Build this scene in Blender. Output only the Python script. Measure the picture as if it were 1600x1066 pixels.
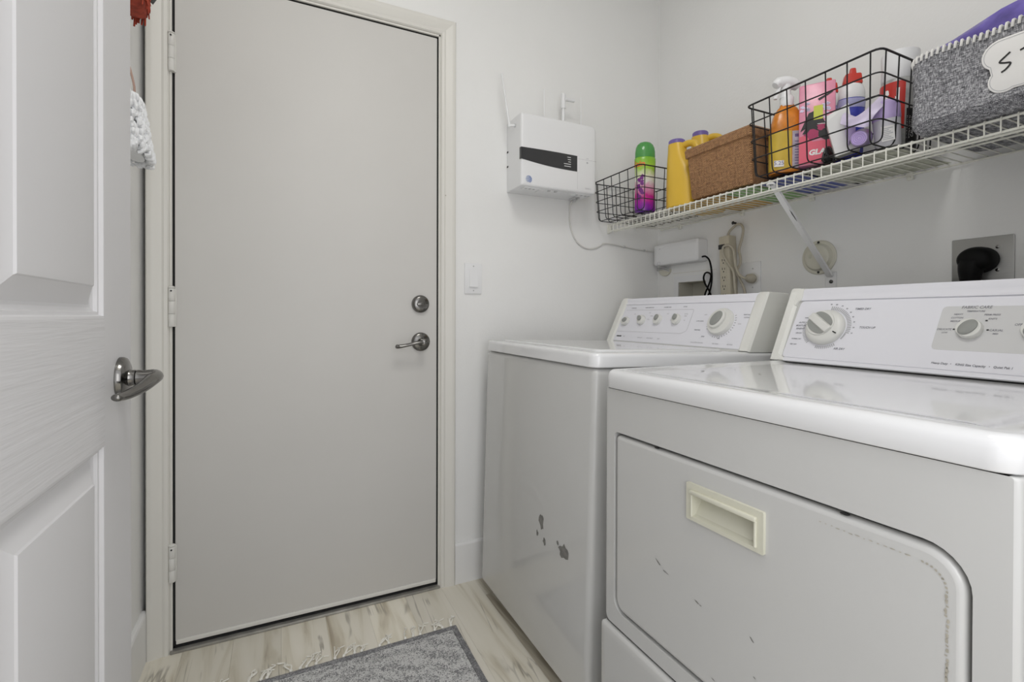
import bpy, bmesh, math, random
from mathutils import Matrix, Vector
random.seed(7)
SC = bpy.context.scene
COL = SC.collection
for o in list(bpy.data.objects): bpy.data.objects.remove(o)

# ------------------------------------------------------------ camera, world, lights, exposure
cam_d = bpy.data.cameras.new('camera'); cam = bpy.data.objects.new('camera', cam_d); COL.objects.link(cam)
cam_d.sensor_fit = 'HORIZONTAL'; cam_d.sensor_width = 36.0
cam_d.lens = 36.0 * 759.2282 / 1600.0
cam_d.shift_y = (497.6763 - 533.0) / 1600.0
cam_d.clip_start = 0.01
CR = Vector((0.90191735, -0.43189962, 0.00279454)); CU = Vector((-0.000063, 0.00633867, 0.99997991)); CF = Vector((0.43190865, 0.90189941, -0.00568975))
cam.matrix_world = Matrix(((CR.x, CU.x, -CF.x, 0), (CR.y, CU.y, -CF.y, 0), (CR.z, CU.z, -CF.z, 1.0245), (0, 0, 0, 1)))
SC.camera = cam

world = bpy.data.worlds.new('world'); SC.world = world; world.use_nodes = True
bg = world.node_tree.nodes['Background']
bg.inputs[0].default_value = (0.96, 0.965, 1.0, 1); bg.inputs[1].default_value = 1.5

def area(name, loc, rot, sx, sy, power, col):
    l = bpy.data.lights.new(name, 'AREA'); l.shape = 'RECTANGLE'; l.size = sx; l.size_y = sy
    l.energy = power; l.color = col
    o = bpy.data.objects.new(name, l); COL.objects.link(o); o.location = loc; o.rotation_euler = rot
    return o
area('ceiling_lamp', (0.36, 0.40, 2.70), (0, 0, 0), 0.6, 0.5, 10.0, (1.0, 0.985, 0.955))
area('fill_lamp', (0.22, -0.30, 1.20), (math.radians(88), 0, math.radians(-16)), 0.5, 0.9, 3.2, (0.985, 0.985, 1.0))  # unseen fill lamp added behind the camera to brighten the room

SC.view_settings.view_transform = 'Standard'; SC.view_settings.look = 'None'
SC.view_settings.gamma = 1.0; SC.view_settings.use_curve_mapping = False
SC.view_settings.exposure = -0.15

# ------------------------------------------------------------ materials
def nodes_of(m):
    m.use_nodes = True
    nt = m.node_tree
    return nt, nt.nodes, nt.links, nt.nodes['Principled BSDF']
def mat(name, col, rough=0.5, metal=0.0, bump=0.0, bscale=60, spec=0.5, coat=0.0, vary=0.0, vscale=6, bstretch=(1, 1, 1)):
    m = bpy.data.materials.new(name); nt, N, L, P = nodes_of(m)
    P.inputs['Base Color'].default_value = (*col, 1); P.inputs['Roughness'].default_value = rough
    P.inputs['Metallic'].default_value = metal; P.inputs['Specular IOR Level'].default_value = spec
    P.inputs['Coat Weight'].default_value = coat
    tc = N.new('ShaderNodeTexCoord')
    n = N.new('ShaderNodeTexNoise'); n.inputs['Scale'].default_value = vscale; n.inputs['Detail'].default_value = 5
    L.new(tc.outputs['Object'], n.inputs['Vector'])
    r = N.new('ShaderNodeMapRange'); r.inputs[1].default_value = 0.3; r.inputs[2].default_value = 0.7
    r.inputs[3].default_value = 1 - vary; r.inputs[4].default_value = 1 + vary * 0.5
    L.new(n.outputs[0], r.inputs[0])
    mx = N.new('ShaderNodeMix'); mx.data_type = 'RGBA'; mx.blend_type = 'MULTIPLY'; mx.inputs[0].default_value = 1
    mx.inputs[6].default_value = (*col, 1); L.new(r.outputs[0], mx.inputs[7]); L.new(mx.outputs[2], P.inputs['Base Color'])
    if bump:
        mp = N.new('ShaderNodeMapping'); mp.inputs['Scale'].default_value = bstretch
        L.new(tc.outputs['Object'], mp.inputs[0])
        b = N.new('ShaderNodeTexNoise'); b.inputs['Scale'].default_value = bscale; b.inputs['Detail'].default_value = 3
        L.new(mp.outputs[0], b.inputs['Vector'])
        bp = N.new('ShaderNodeBump'); bp.inputs['Strength'].default_value = bump; bp.inputs['Distance'].default_value = 0.002
        L.new(b.outputs[0], bp.inputs['Height']); L.new(bp.outputs[0], P.inputs['Normal'])
    return m
def speck_mat(name, col, dirt, rough, scale, thr, bump=0.0, bscale=80, vary=0.02):
    """painted surface with a few scattered small scuffs"""
    m = mat(name, col, rough, bump=bump, bscale=bscale, vary=vary, vscale=2.5)
    nt = m.node_tree; N, L, P = nt.nodes, nt.links, nt.nodes['Principled BSDF']
    prev = P.inputs['Base Color'].links[0].from_socket
    tc = N.new('ShaderNodeTexCoord'); v = N.new('ShaderNodeTexVoronoi'); v.inputs['Scale'].default_value = scale
    v.inputs['Randomness'].default_value = 1.0
    nz = N.new('ShaderNodeTexNoise'); nz.inputs['Scale'].default_value = 30; L.new(tc.outputs['Object'], nz.inputs['Vector'])
    ad = N.new('ShaderNodeMix'); ad.data_type = 'RGBA'; ad.inputs[0].default_value = 0.04
    L.new(tc.outputs['Object'], ad.inputs[6]); L.new(nz.outputs['Color'], ad.inputs[7])
    L.new(ad.outputs[2], v.inputs['Vector'])
    wn = N.new('ShaderNodeSeparateColor'); L.new(v.outputs['Color'], wn.inputs[0])
    # only some cells carry a speck
    s1 = N.new('ShaderNodeMath'); s1.operation = 'LESS_THAN'; L.new(wn.outputs[0], s1.inputs[0]); s1.inputs[1].default_value = 0.35
    s2 = N.new('ShaderNodeMath'); s2.operation = 'LESS_THAN'; L.new(v.outputs['Distance'], s2.inputs[0]); s2.inputs[1].default_value = thr
    s3 = N.new('ShaderNodeMath'); s3.operation = 'MULTIPLY'; L.new(s1.outputs[0], s3.inputs[0]); L.new(s2.outputs[0], s3.inputs[1])
    s4 = N.new('ShaderNodeMath'); s4.operation = 'MULTIPLY'; L.new(s3.outputs[0], s4.inputs[0]); s4.inputs[1].default_value = 0.55
    mx = N.new('ShaderNodeMix'); mx.data_type = 'RGBA'; L.new(s4.outputs[0], mx.inputs[0]); L.new(prev, mx.inputs[6])
    mx.inputs[7].default_value = (*dirt, 1); L.new(mx.outputs[2], P.inputs['Base Color'])
    return m

M = {}
M['wall'] = speck_mat('wall_paint', (0.87, 0.87, 0.855), (0.5, 0.48, 0.43), 0.42, 7, 0.035, bump=0.25, bscale=120)
M['ceiling'] = mat('ceiling_paint', (0.90, 0.90, 0.89), 0.7, bump=0.2, bscale=90)
M['steel_door'] = speck_mat('entry_door_paint', (0.675, 0.662, 0.635), (0.42, 0.38, 0.33), 0.55, 7, 0.03, bump=0.05, bscale=40, vary=0.025)
M['casing'] = speck_mat('casing_paint', (0.75, 0.735, 0.685), (0.3, 0.26, 0.2), 0.4, 12, 0.05, bump=0.05)
M['trim'] = mat('trim_white', (0.82, 0.82, 0.81), 0.35)
M['panel_door'] = mat('panel_door_paint', (0.67, 0.665, 0.67), 0.42, bump=0.05, bscale=60)
M['panel_rail'] = mat('panel_door_grain', (0.67, 0.665, 0.67), 0.42, bump=0.55, bscale=60, bstretch=(1, 0.09, 2.2))
M['panel_stile'] = mat('panel_door_stile', (0.67, 0.665, 0.67), 0.42, bump=0.12, bscale=60, bstretch=(1, 2.2, 0.09))
M['black_gap'] = mat('gap_black', (0.012, 0.012, 0.012), 0.8)  # flat black; puts shade into the door gaps as colour
M['sill'] = mat('sill_metal', (0.42, 0.41, 0.38), 0.4, metal=0.5, vary=0.3, vscale=20)
M['hinge'] = mat('hinge_paint', (0.75, 0.74, 0.70), 0.4)
M['nickel'] = mat('satin_nickel', (0.20, 0.195, 0.185), 0.17, metal=1.0)
M['dark_metal'] = mat('dark_metal', (0.1, 0.1, 0.1), 0.3, metal=1.0)
M['appliance'] = mat('white_enamel_shaded', (0.585, 0.585, 0.57), 0.16, vary=0.012, coat=0.3)  # same enamel as the tops, darkened to paint in shade on the fronts
M['appliance_top'] = mat('white_enamel_lit_top', (0.80, 0.805, 0.81), 0.09, coat=0.4)  # same enamel, lightened to paint in the light from above
M['console'] = mat('console_face', (0.84, 0.84, 0.89), 0.3)
M['console_cap'] = mat('console_cap', (0.83, 0.83, 0.785), 0.35)
M['console_grey'] = mat('console_grey_field', (0.68, 0.68, 0.68), 0.3)
M['bisque'] = mat('bisque_plastic', (0.66, 0.65, 0.54), 0.4)
M['knob'] = mat('knob_plastic', (0.77, 0.77, 0.735), 0.3)
M['grip'] = mat('knob_grip', (0.32, 0.33, 0.31), 0.4)
M['print'] = mat('printed_grey', (0.22, 0.22, 0.25), 0.5)
M['print_light'] = mat('printed_pale', (0.5, 0.5, 0.52), 0.5)
M['ink'] = mat('black_ink', (0.015, 0.015, 0.015), 0.5)
M['primer'] = mat('grey_primer', (0.22, 0.215, 0.2), 0.6, vary=0.3, vscale=80)
M['rust'] = mat('rust_stain', (0.46, 0.43, 0.36), 0.7, vary=0.3, vscale=120)
M['white_plastic'] = mat('white_plastic', (0.84, 0.845, 0.85), 0.3)
M['grey_plastic'] = mat('mid_grey_plastic', (0.55, 0.55, 0.55), 0.5)  # even mid grey for ports, plugs, clips and screws
M['slot'] = mat('dark_window', (0.035, 0.035, 0.037), 0.25)
M['logo'] = mat('logo_blue', (0.22, 0.3, 0.55), 0.4)
M['led'] = mat('led_mark', (0.7, 0.7, 0.7), 0.4)
M['wire_white'] = mat('white_vinyl_wire', (0.82, 0.815, 0.74), 0.35)
M['wire_black'] = mat('black_wire', (0.012, 0.012, 0.013), 0.45)
M['cord_beige'] = mat('cord_beige', (0.50, 0.46, 0.37), 0.5)
M['strip_beige'] = mat('strip_beige', (0.60, 0.555, 0.44), 0.45)
M['cord_white'] = mat('cord_white', (0.68, 0.67, 0.64), 0.5)
M['cord_black'] = mat('cord_black', (0.004, 0.004, 0.004), 0.5, spec=0.15)
M['flange'] = mat('flange_ivory', (0.68, 0.66, 0.56), 0.4)
M['strut'] = mat('painted_strut', (0.80, 0.80, 0.80), 0.35)
M['brushed'] = mat('brushed_steel', (0.36, 0.36, 0.35), 0.38, metal=0.85, bump=0.2, bscale=90, bstretch=(1, 0.1, 3))
M['valve_in'] = mat('recess_plastic', (0.62, 0.6, 0.52), 0.6)
M['floor_base'] = mat('subfloor', (0.2, 0.19, 0.17), 0.8)
M['yellow_jug'] = mat('jug_yellow', (0.78, 0.50, 0.055), 0.32, vary=0.05)
M['purple_cap'] = mat('cap_purple', (0.17, 0.12, 0.38), 0.4)
M['green_cap'] = mat('cap_green', (0.085, 0.33, 0.08), 0.15)
M['orange_txt'] = mat('text_orange', (0.85, 0.16, 0.03), 0.4)
M['white_txt'] = mat('text_white', (0.88, 0.87, 0.86), 0.4)
M['purple_deco'] = mat('deco_purple', (0.2, 0.02, 0.24), 0.4)
M['orange_liq'] = mat('orange_liquid', (0.70, 0.24, 0.025), 0.22, vary=0.25, vscale=40)
M['label_gold'] = mat('label_gold', (0.66, 0.46, 0.05), 0.35, vary=0.1, vscale=25)
M['label_grey'] = mat('label_lilac', (0.52, 0.49, 0.55), 0.4, vary=0.25, vscale=60)
M['dark_lilac'] = mat('print_plum', (0.16, 0.12, 0.26), 0.4)
M['pale_yel'] = mat('sticker_lime', (0.60, 0.62, 0.06), 0.4)
M['pink'] = mat('pink_film', (0.78, 0.30, 0.42), 0.25, vary=0.15, vscale=25)
M['hot_pink'] = mat('pink_panel', (0.80, 0.13, 0.20), 0.3)
M['magenta'] = mat('magenta', (0.42, 0.03, 0.12), 0.3)
M['red_cap'] = mat('cap_red', (0.58, 0.045, 0.03), 0.35)
M['blue_liq'] = mat('blue_bottle', (0.05, 0.06, 0.42), 0.25, vary=0.35, vscale=30)
M['periwinkle'] = mat('periwinkle_band', (0.42, 0.42, 0.66), 0.3, vary=0.2, vscale=40)
M['carton'] = mat('white_carton', (0.82, 0.82, 0.80), 0.5)
M['lavender'] = mat('lavender_film', (0.60, 0.47, 0.80), 0.3, vary=0.15, vscale=18)
M['lavender_pale'] = mat('lavender_pale', (0.74, 0.66, 0.86), 0.35, vary=0.08, vscale=18)
M['lav_dark'] = mat('lavender_deep', (0.40, 0.28, 0.62), 0.4)
M['jar'] = mat('frosted_plastic', (0.70, 0.69, 0.73), 0.25)
M['aer_red'] = mat('label_red', (0.55, 0.035, 0.025), 0.3)
M['aer_grey'] = mat('label_grey', (0.42, 0.42, 0.41), 0.35, vary=0.3, vscale=60)
M['bag_black'] = mat('black_plastic_bag', (0.015, 0.015, 0.016), 0.25, bump=0.5, bscale=25)
M['pack_gold'] = mat('pack_gold', (0.70, 0.42, 0.07), 0.4, vary=0.2, vscale=20)
M['pack_green'] = mat('pack_green', (0.28, 0.52, 0.17), 0.4, vary=0.2, vscale=20)
M['pack_blue'] = mat('pack_blue', (0.06, 0.09, 0.40), 0.4, vary=0.4, vscale=25)
M['pack_pale'] = mat('pack_pale', (0.55, 0.56, 0.45), 0.4, vary=0.4, vscale=30)
M['purple_pack'] = mat('purple_pouch', (0.16, 0.12, 0.44), 0.10, bump=0.9, bscale=14, vary=0.55, vscale=16)
M['stitch'] = mat('white_yarn', (0.80, 0.79, 0.76), 0.8)
M['patch'] = mat('white_patch', (0.84, 0.83, 0.81), 0.5)
M['red_shag'] = mat('red_shag', (0.40, 0.06, 0.03), 0.9, vary=0.4, vscale=60)
M['white_loop'] = mat('white_loops', (0.90, 0.91, 0.92), 0.9, vary=0.03, vscale=60)
M['strap'] = mat('tan_strap', (0.50, 0.33, 0.27), 0.6)
M['denim'] = mat('blue_lining', (0.25, 0.3, 0.4), 0.8)
M['fringe'] = mat('fringe_cotton', (0.90, 0.88, 0.81), 0.85)

def gradient_bottle(name):
    """sleeve print of the scent bottle: green top, pale middle, pink and purple foot"""
    m = bpy.data.materials.new(name); nt, N, L, P = nodes_of(m)
    tc = N.new('ShaderNodeTexCoord'); s = N.new('ShaderNodeSeparateXYZ'); L.new(tc.outputs['Object'], s.inputs[0])
    nz = N.new('ShaderNodeTexNoise'); nz.inputs['Scale'].default_value = 45; L.new(tc.outputs['Object'], nz.inputs['Vector'])
    mm = N.new('ShaderNodeMath'); mm.operation = 'MULTIPLY_ADD'; mm.inputs[1].default_value = 0.05; L.new(nz.outputs[0], mm.inputs[0]); L.new(s.outputs[2], mm.inputs[2])
    mr = N.new('ShaderNodeMapRange'); mr.inputs[1].default_value = 0.02; mr.inputs[2].default_value = 0.26; L.new(mm.outputs[0], mr.inputs[0])
    r = N.new('ShaderNodeValToRGB'); L.new(mr.outputs[0], r.inputs[0])
    e = r.color_ramp.elements
    e[0].position = 0.0; e[0].color = (0.10, 0.015, 0.26, 1); e[1].position = 1.0; e[1].color = (0.17, 0.48, 0.03, 1)
    for p, c in ((0.13, (0.30, 0.02, 0.38)), (0.27, (0.62, 0.03, 0.28)), (0.43, (0.74, 0.35, 0.52)), (0.53, (0.82, 0.80, 0.76)), (0.63, (0.74, 0.76, 0.52)), (0.74, (0.38, 0.62, 0.07))):
        q = e.new(p); q.color = (*c, 1)
    L.new(r.outputs[0], P.inputs['Base Color']); P.inputs['Roughness'].default_value = 0.2
    return m
M['scent_sleeve'] = gradient_bottle('scent_sleeve')

def plank_mat():
    m = bpy.data.materials.new('vinyl_plank'); nt, N, L, P = nodes_of(m)
    tc = N.new('ShaderNodeTexCoord'); oi = N.new('ShaderNodeObjectInfo')
    g = N.new('ShaderNodeNewGeometry')
    mp = N.new('ShaderNodeMapping'); mp.inputs['Scale'].default_value = (11, 1.1, 1); L.new(g.outputs['Position'], mp.inputs[0])
    off = N.new('ShaderNodeVectorMath'); off.operation = 'SCALE'; off.inputs[0].default_value = (7, 13, 0); L.new(oi.outputs['Random'], off.inputs[3])
    ad = N.new('ShaderNodeVectorMath'); ad.operation = 'ADD'; L.new(mp.outputs[0], ad.inputs[0]); L.new(off.outputs[0], ad.inputs[1])
    n1 = N.new('ShaderNodeTexNoise'); n1.inputs['Scale'].default_value = 1.3; n1.inputs['Detail'].default_value = 6; n1.inputs['Distortion'].default_value = 1.1
    L.new(ad.outputs[0], n1.inputs['Vector'])
    r = N.new('ShaderNodeValToRGB'); L.new(n1.outputs[0], r.inputs[0]); e = r.color_ramp.elements
    e[0].position = 0.24; e[0].color = (0.30, 0.25, 0.17, 1); e[1].position = 0.66; e[1].color = (0.86, 0.82, 0.72, 1)
    for p, c in ((0.32, (0.48, 0.42, 0.32)), (0.40, (0.70, 0.65, 0.53)), (0.50, (0.82, 0.78, 0.67))):
        q = e.new(p); q.color = (*c, 1)
    # dark hairline veins
    n2 = N.new('ShaderNodeTexNoise'); n2.inputs['Scale'].default_value = 0.9; n2.inputs['Detail'].default_value = 4; n2.inputs['Distortion'].default_value = 0.8
    ad2 = N.new('ShaderNodeVectorMath'); ad2.operation = 'ADD'; ad2.inputs[1].default_value = (31, 7, 2); L.new(ad.outputs[0], ad2.inputs[0]); L.new(ad2.outputs[0], n2.inputs['Vector'])
    sb = N.new('ShaderNodeMath'); sb.operation = 'SUBTRACT'; sb.inputs[1].default_value = 0.5; L.new(n2.outputs[0], sb.inputs[0])
    ab = N.new('ShaderNodeMath'); ab.operation = 'ABSOLUTE'; L.new(sb.outputs[0], ab.inputs[0])
    mr = N.new('ShaderNodeMapRange'); mr.inputs[1].default_value = 0.0; mr.inputs[2].default_value = 0.014; mr.inputs[3].default_value = 0.55; mr.inputs[4].default_value = 0.0; L.new(ab.outputs[0], mr.inputs[0])
    n3 = N.new('ShaderNodeTexNoise'); n3.inputs['Scale'].default_value = 5; L.new(g.outputs['Position'], n3.inputs['Vector'])
    m3 = N.new('ShaderNodeMapRange'); m3.inputs[1].default_value = 0.48; m3.inputs[2].default_value = 0.6; L.new(n3.outputs[0], m3.inputs[0])
    mm = N.new('ShaderNodeMath'); mm.operation = 'MULTIPLY'; L.new(mr.outputs[0], mm.inputs[0]); L.new(m3.outputs[0], mm.inputs[1])
    mx = N.new('ShaderNodeMix'); mx.data_type = 'RGBA'; L.new(mm.outputs[0], mx.inputs[0]); L.new(r.outputs[0], mx.inputs[6]); mx.inputs[7].default_value = (0.12, 0.10, 0.07, 1)
    # plank tone
    tr = N.new('ShaderNodeMapRange'); tr.inputs[3].default_value = 0.86; tr.inputs[4].default_value = 1.12; L.new(oi.outputs['Random'], tr.inputs[0])
    mu = N.new('ShaderNodeMix'); mu.data_type = 'RGBA'; mu.blend_type = 'MULTIPLY'; mu.inputs[0].default_value = 1; L.new(mx.outputs[2], mu.inputs[6]); L.new(tr.outputs[0], mu.inputs[7])
    L.new(mu.outputs[2], P.inputs['Base Color']); P.inputs['Roughness'].default_value = 0.33
    return m
M['plank'] = plank_mat()

def rug_mat(name, dark, light, thr):
    m = bpy.data.materials.new(name); nt, N, L, P = nodes_of(m)
    tc = N.new('ShaderNodeTexCoord')
    n = N.new('ShaderNodeTexNoise'); n.inputs['Scale'].default_value = 210; n.inputs['Detail'].default_value = 2; n.inputs['Distortion'].default_value = 1.5
    L.new(tc.outputs['Object'], n.inputs['Vector'])
    v = N.new('ShaderNodeTexVoronoi'); v.feature = 'DISTANCE_TO_EDGE'; v.inputs['Scale'].default_value = 13; L.new(tc.outputs['Object'], v.inputs['Vector'])
    w = N.new('ShaderNodeTexWave'); w.wave_type = 'RINGS'; w.rings_direction = 'Z'; w.inputs['Scale'].default_value = 6; w.inputs['Distortion'].default_value = 6; w.inputs['Detail'].default_value = 1; w.inputs['Detail Scale'].default_value = 3
    L.new(tc.outputs['Object'], w.inputs['Vector'])
    a = N.new('ShaderNodeMath'); a.operation = 'MULTIPLY_ADD'; a.inputs[1].default_value = 0.09; L.new(w.outputs['Fac'], a.inputs[0]); L.new(n.outputs[0], a.inputs[2])
    b = N.new('ShaderNodeMapRange'); b.inputs[1].default_value = thr - 0.04; b.inputs[2].default_value = thr + 0.04; L.new(a.outputs[0], b.inputs[0])
    mx = N.new('ShaderNodeMix'); mx.data_type = 'RGBA'; L.new(b.outputs[0], mx.inputs[0]); mx.inputs[6].default_value = (*dark, 1); mx.inputs[7].default_value = (*light, 1)
    L.new(mx.outputs[2], P.inputs['Base Color']); P.inputs['Roughness'].default_value = 0.95
    bp = N.new('ShaderNodeBump'); bp.inputs['Strength'].default_value = 0.6; bp.inputs['Distance'].default_value = 0.002; L.new(n.outputs[0], bp.inputs['Height']); L.new(bp.outputs[0], P.inputs['Normal'])
    return m
M['rug'] = rug_mat('rug_pile', (0.22, 0.22, 0.225), (0.66, 0.66, 0.65), 0.52)
M['rug_border'] = rug_mat('rug_border', (0.17, 0.17, 0.18), (0.36, 0.36, 0.365), 0.58)

def tweed():
    m = bpy.data.materials.new('grey_tweed'); nt, N, L, P = nodes_of(m)
    tc = N.new('ShaderNodeTexCoord'); outs = []
    for sc in ((1, 110, 760), (1, 760, 110)):
        mp = N.new('ShaderNodeMapping'); mp.inputs['Scale'].default_value = (sc[1] * 0.6, sc[1], sc[2]); L.new(tc.outputs['Object'], mp.inputs[0])
        n = N.new('ShaderNodeTexNoise'); n.inputs['Scale'].default_value = 1; n.inputs['Detail'].default_value = 2; L.new(mp.outputs[0], n.inputs['Vector']); outs.append(n)
    a = N.new('ShaderNodeMath'); a.operation = 'ADD'; L.new(outs[0].outputs[0], a.inputs[0]); L.new(outs[1].outputs[0], a.inputs[1])
    r = N.new('ShaderNodeValToRGB'); L.new(a.outputs[0], r.inputs[0]); e = r.color_ramp.elements
    r.color_ramp.elements[0].position = 0.0
    mr = N.new('ShaderNodeMapRange'); mr.inputs[1].default_value = 0.68; mr.inputs[2].default_value = 1.28; L.new(a.outputs[0], mr.inputs[0]); L.new(mr.outputs[0], r.inputs[0])
    e[0].color = (0.03, 0.03, 0.035, 1); e[1].color = (0.62, 0.62, 0.64, 1); q = e.new(0.5); q.color = (0.20, 0.20, 0.215, 1)
    L.new(r.outputs[0], P.inputs['Base Color']); P.inputs['Roughness'].default_value = 0.95
    bp = N.new('ShaderNodeBump'); bp.inputs['Strength'].default_value = 0.5; bp.inputs['Distance'].default_value = 0.001; L.new(a.outputs[0], bp.inputs['Height']); L.new(bp.outputs[0], P.inputs['Normal'])
    return m
M['tweed'] = tweed()

def wicker():
    m = bpy.data.materials.new('woven_seagrass'); nt, N, L, P = nodes_of(m)
    tc = N.new('ShaderNodeTexCoord'); s = N.new('ShaderNodeSeparateXYZ'); L.new(tc.outputs['Object'], s.inputs[0])
    def math_(op, a, b):
        q = N.new('ShaderNodeMath'); q.operation = op
        for i, z in enumerate((a, b)):
            if isinstance(z, (int, float)): q.inputs[i].default_value = z
            else: L.new(z, q.inputs[i])
        return q.outputs[0]
    h = math_('ADD', s.outputs[1], s.outputs[0]); z = s.outputs[2]
    d1 = math_('ADD', h, z); d2 = math_('SUBTRACT', h, z)
    def tri(x, f): return math_('PINGPONG', math_('MULTIPLY', x, f), 1.0)
    # twill: steps of short strands in two directions
    c1 = math_('SINE', math_('MULTIPLY', d1, 1100), 0); c2 = math_('SINE', math_('MULTIPLY', d2, 1100), 0)
    ch = N.new('ShaderNodeTexChecker'); ch.inputs['Scale'].default_value = 1
    cv = N.new('ShaderNodeCombineXYZ'); L.new(math_('MULTIPLY', d1, 80), cv.inputs[0]); L.new(math_('MULTIPLY', d2, 80), cv.inputs[1]); cv.inputs[2].default_value = 0.5
    L.new(cv.outputs[0], ch.inputs['Vector'])
    mx = N.new('ShaderNodeMix'); mx.data_type = 'FLOAT'; L.new(ch.outputs['Fac'], mx.inputs[0]); L.new(c1, mx.inputs[2]); L.new(c2, mx.inputs[3])
    nz = N.new('ShaderNodeTexNoise'); nz.inputs['Scale'].default_value = 90; L.new(tc.outputs['Object'], nz.inputs['Vector'])
    t = math_('ADD', math_('MULTIPLY', mx.outputs[0], 0.30), math_('ADD', math_('MULTIPLY', nz.outputs[0], 0.6), 0.22))
    r = N.new('ShaderNodeValToRGB'); L.new(t, r.inputs[0]); e = r.color_ramp.elements
    e[0].position = 0.12; e[0].color = (0.10, 0.04, 0.02, 1); e[1].position = 0.8; e[1].color = (0.66, 0.37, 0.17, 1)
    q = e.new(0.42); q.color = (0.42, 0.205, 0.088, 1)
    L.new(r.outputs[0], P.inputs['Base Color']); P.inputs['Roughness'].default_value = 0.6
    bp = N.new('ShaderNodeBump'); bp.inputs['Strength'].default_value = 0.8; bp.inputs['Distance'].default_value = 0.002; L.new(mx.outputs[0], bp.inputs['Height']); L.new(bp.outputs[0], P.inputs['Normal'])
    return m
M['wicker'] = wicker()

# ------------------------------------------------------------ mesh helpers (all coordinates are world metres)
def catmull(pts, n=8, closed=False):
    P = [Vector(p) for p in pts]; out = []
    m = len(P)
    for i in range(m if closed else m - 1):
        if closed: p0, p1, p2, p3 = P[(i - 1) % m], P[i], P[(i + 1) % m], P[(i + 2) % m]
        else: p0, p1, p2, p3 = P[max(i - 1, 0)], P[i], P[i + 1], P[min(i + 2, m - 1)]
        for k in range(n):
            t = k / n
            out.append(0.5 * ((2 * p1) + (p2 - p0) * t + (2 * p0 - 5 * p1 + 4 * p2 - p3) * t * t + (3 * p1 - p0 - 3 * p2 + p3) * t ** 3))
    if not closed: out.append(P[-1])
    return out
def fillet(pts, r, n=4, closed=False):
    P = [Vector(p) for p in pts]; m = len(P); out = []
    for i in range(m):
        if not closed and i in (0, m - 1): out.append(P[i]); continue
        a, b, c = P[i - 1], P[i], P[(i + 1) % m]
        d1 = (a - b); d2 = (c - b); rr = min(r, d1.length * 0.49, d2.length * 0.49)
        s = b + d1.normalized() * rr; e = b + d2.normalized() * rr
        for k in range(n + 1):
            t = k / n; out.append((1 - t) ** 2 * s + 2 * t * (1 - t) * b + t * t * e)
    return out
def rrect(w, h, r, n=5, cx=0, cy=0):
    out = []
    rs = r if isinstance(r, (list, tuple)) else (r, r, r, r)        # corners: ++, -+, --, +-
    for (sx, sy, a0), rr in zip(((1, 1, 0), (-1, 1, 90), (-1, -1, 180), (1, -1, 270)), rs):
        for k in range(n + 1):
            a = math.radians(a0 + 90 * k / n)
            out.append((cx + sx * (w / 2 - rr) + rr * math.cos(a), cy + sy * (h / 2 - rr) + rr * math.sin(a)))
    return out
def oval(a, b, n=24): return [(a * math.cos(2 * math.pi * k / n), b * math.sin(2 * math.pi * k / n)) for k in range(n)]
def frame(o, u, v):
    u = Vector(u).normalized(); v = Vector(v).normalized(); n = u.cross(v).normalized(); o = Vector(o)
    return Matrix(((u.x, v.x, n.x, o.x), (u.y, v.y, n.y, o.y), (u.z, v.z, n.z, o.z), (0, 0, 0, 1)))
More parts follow.
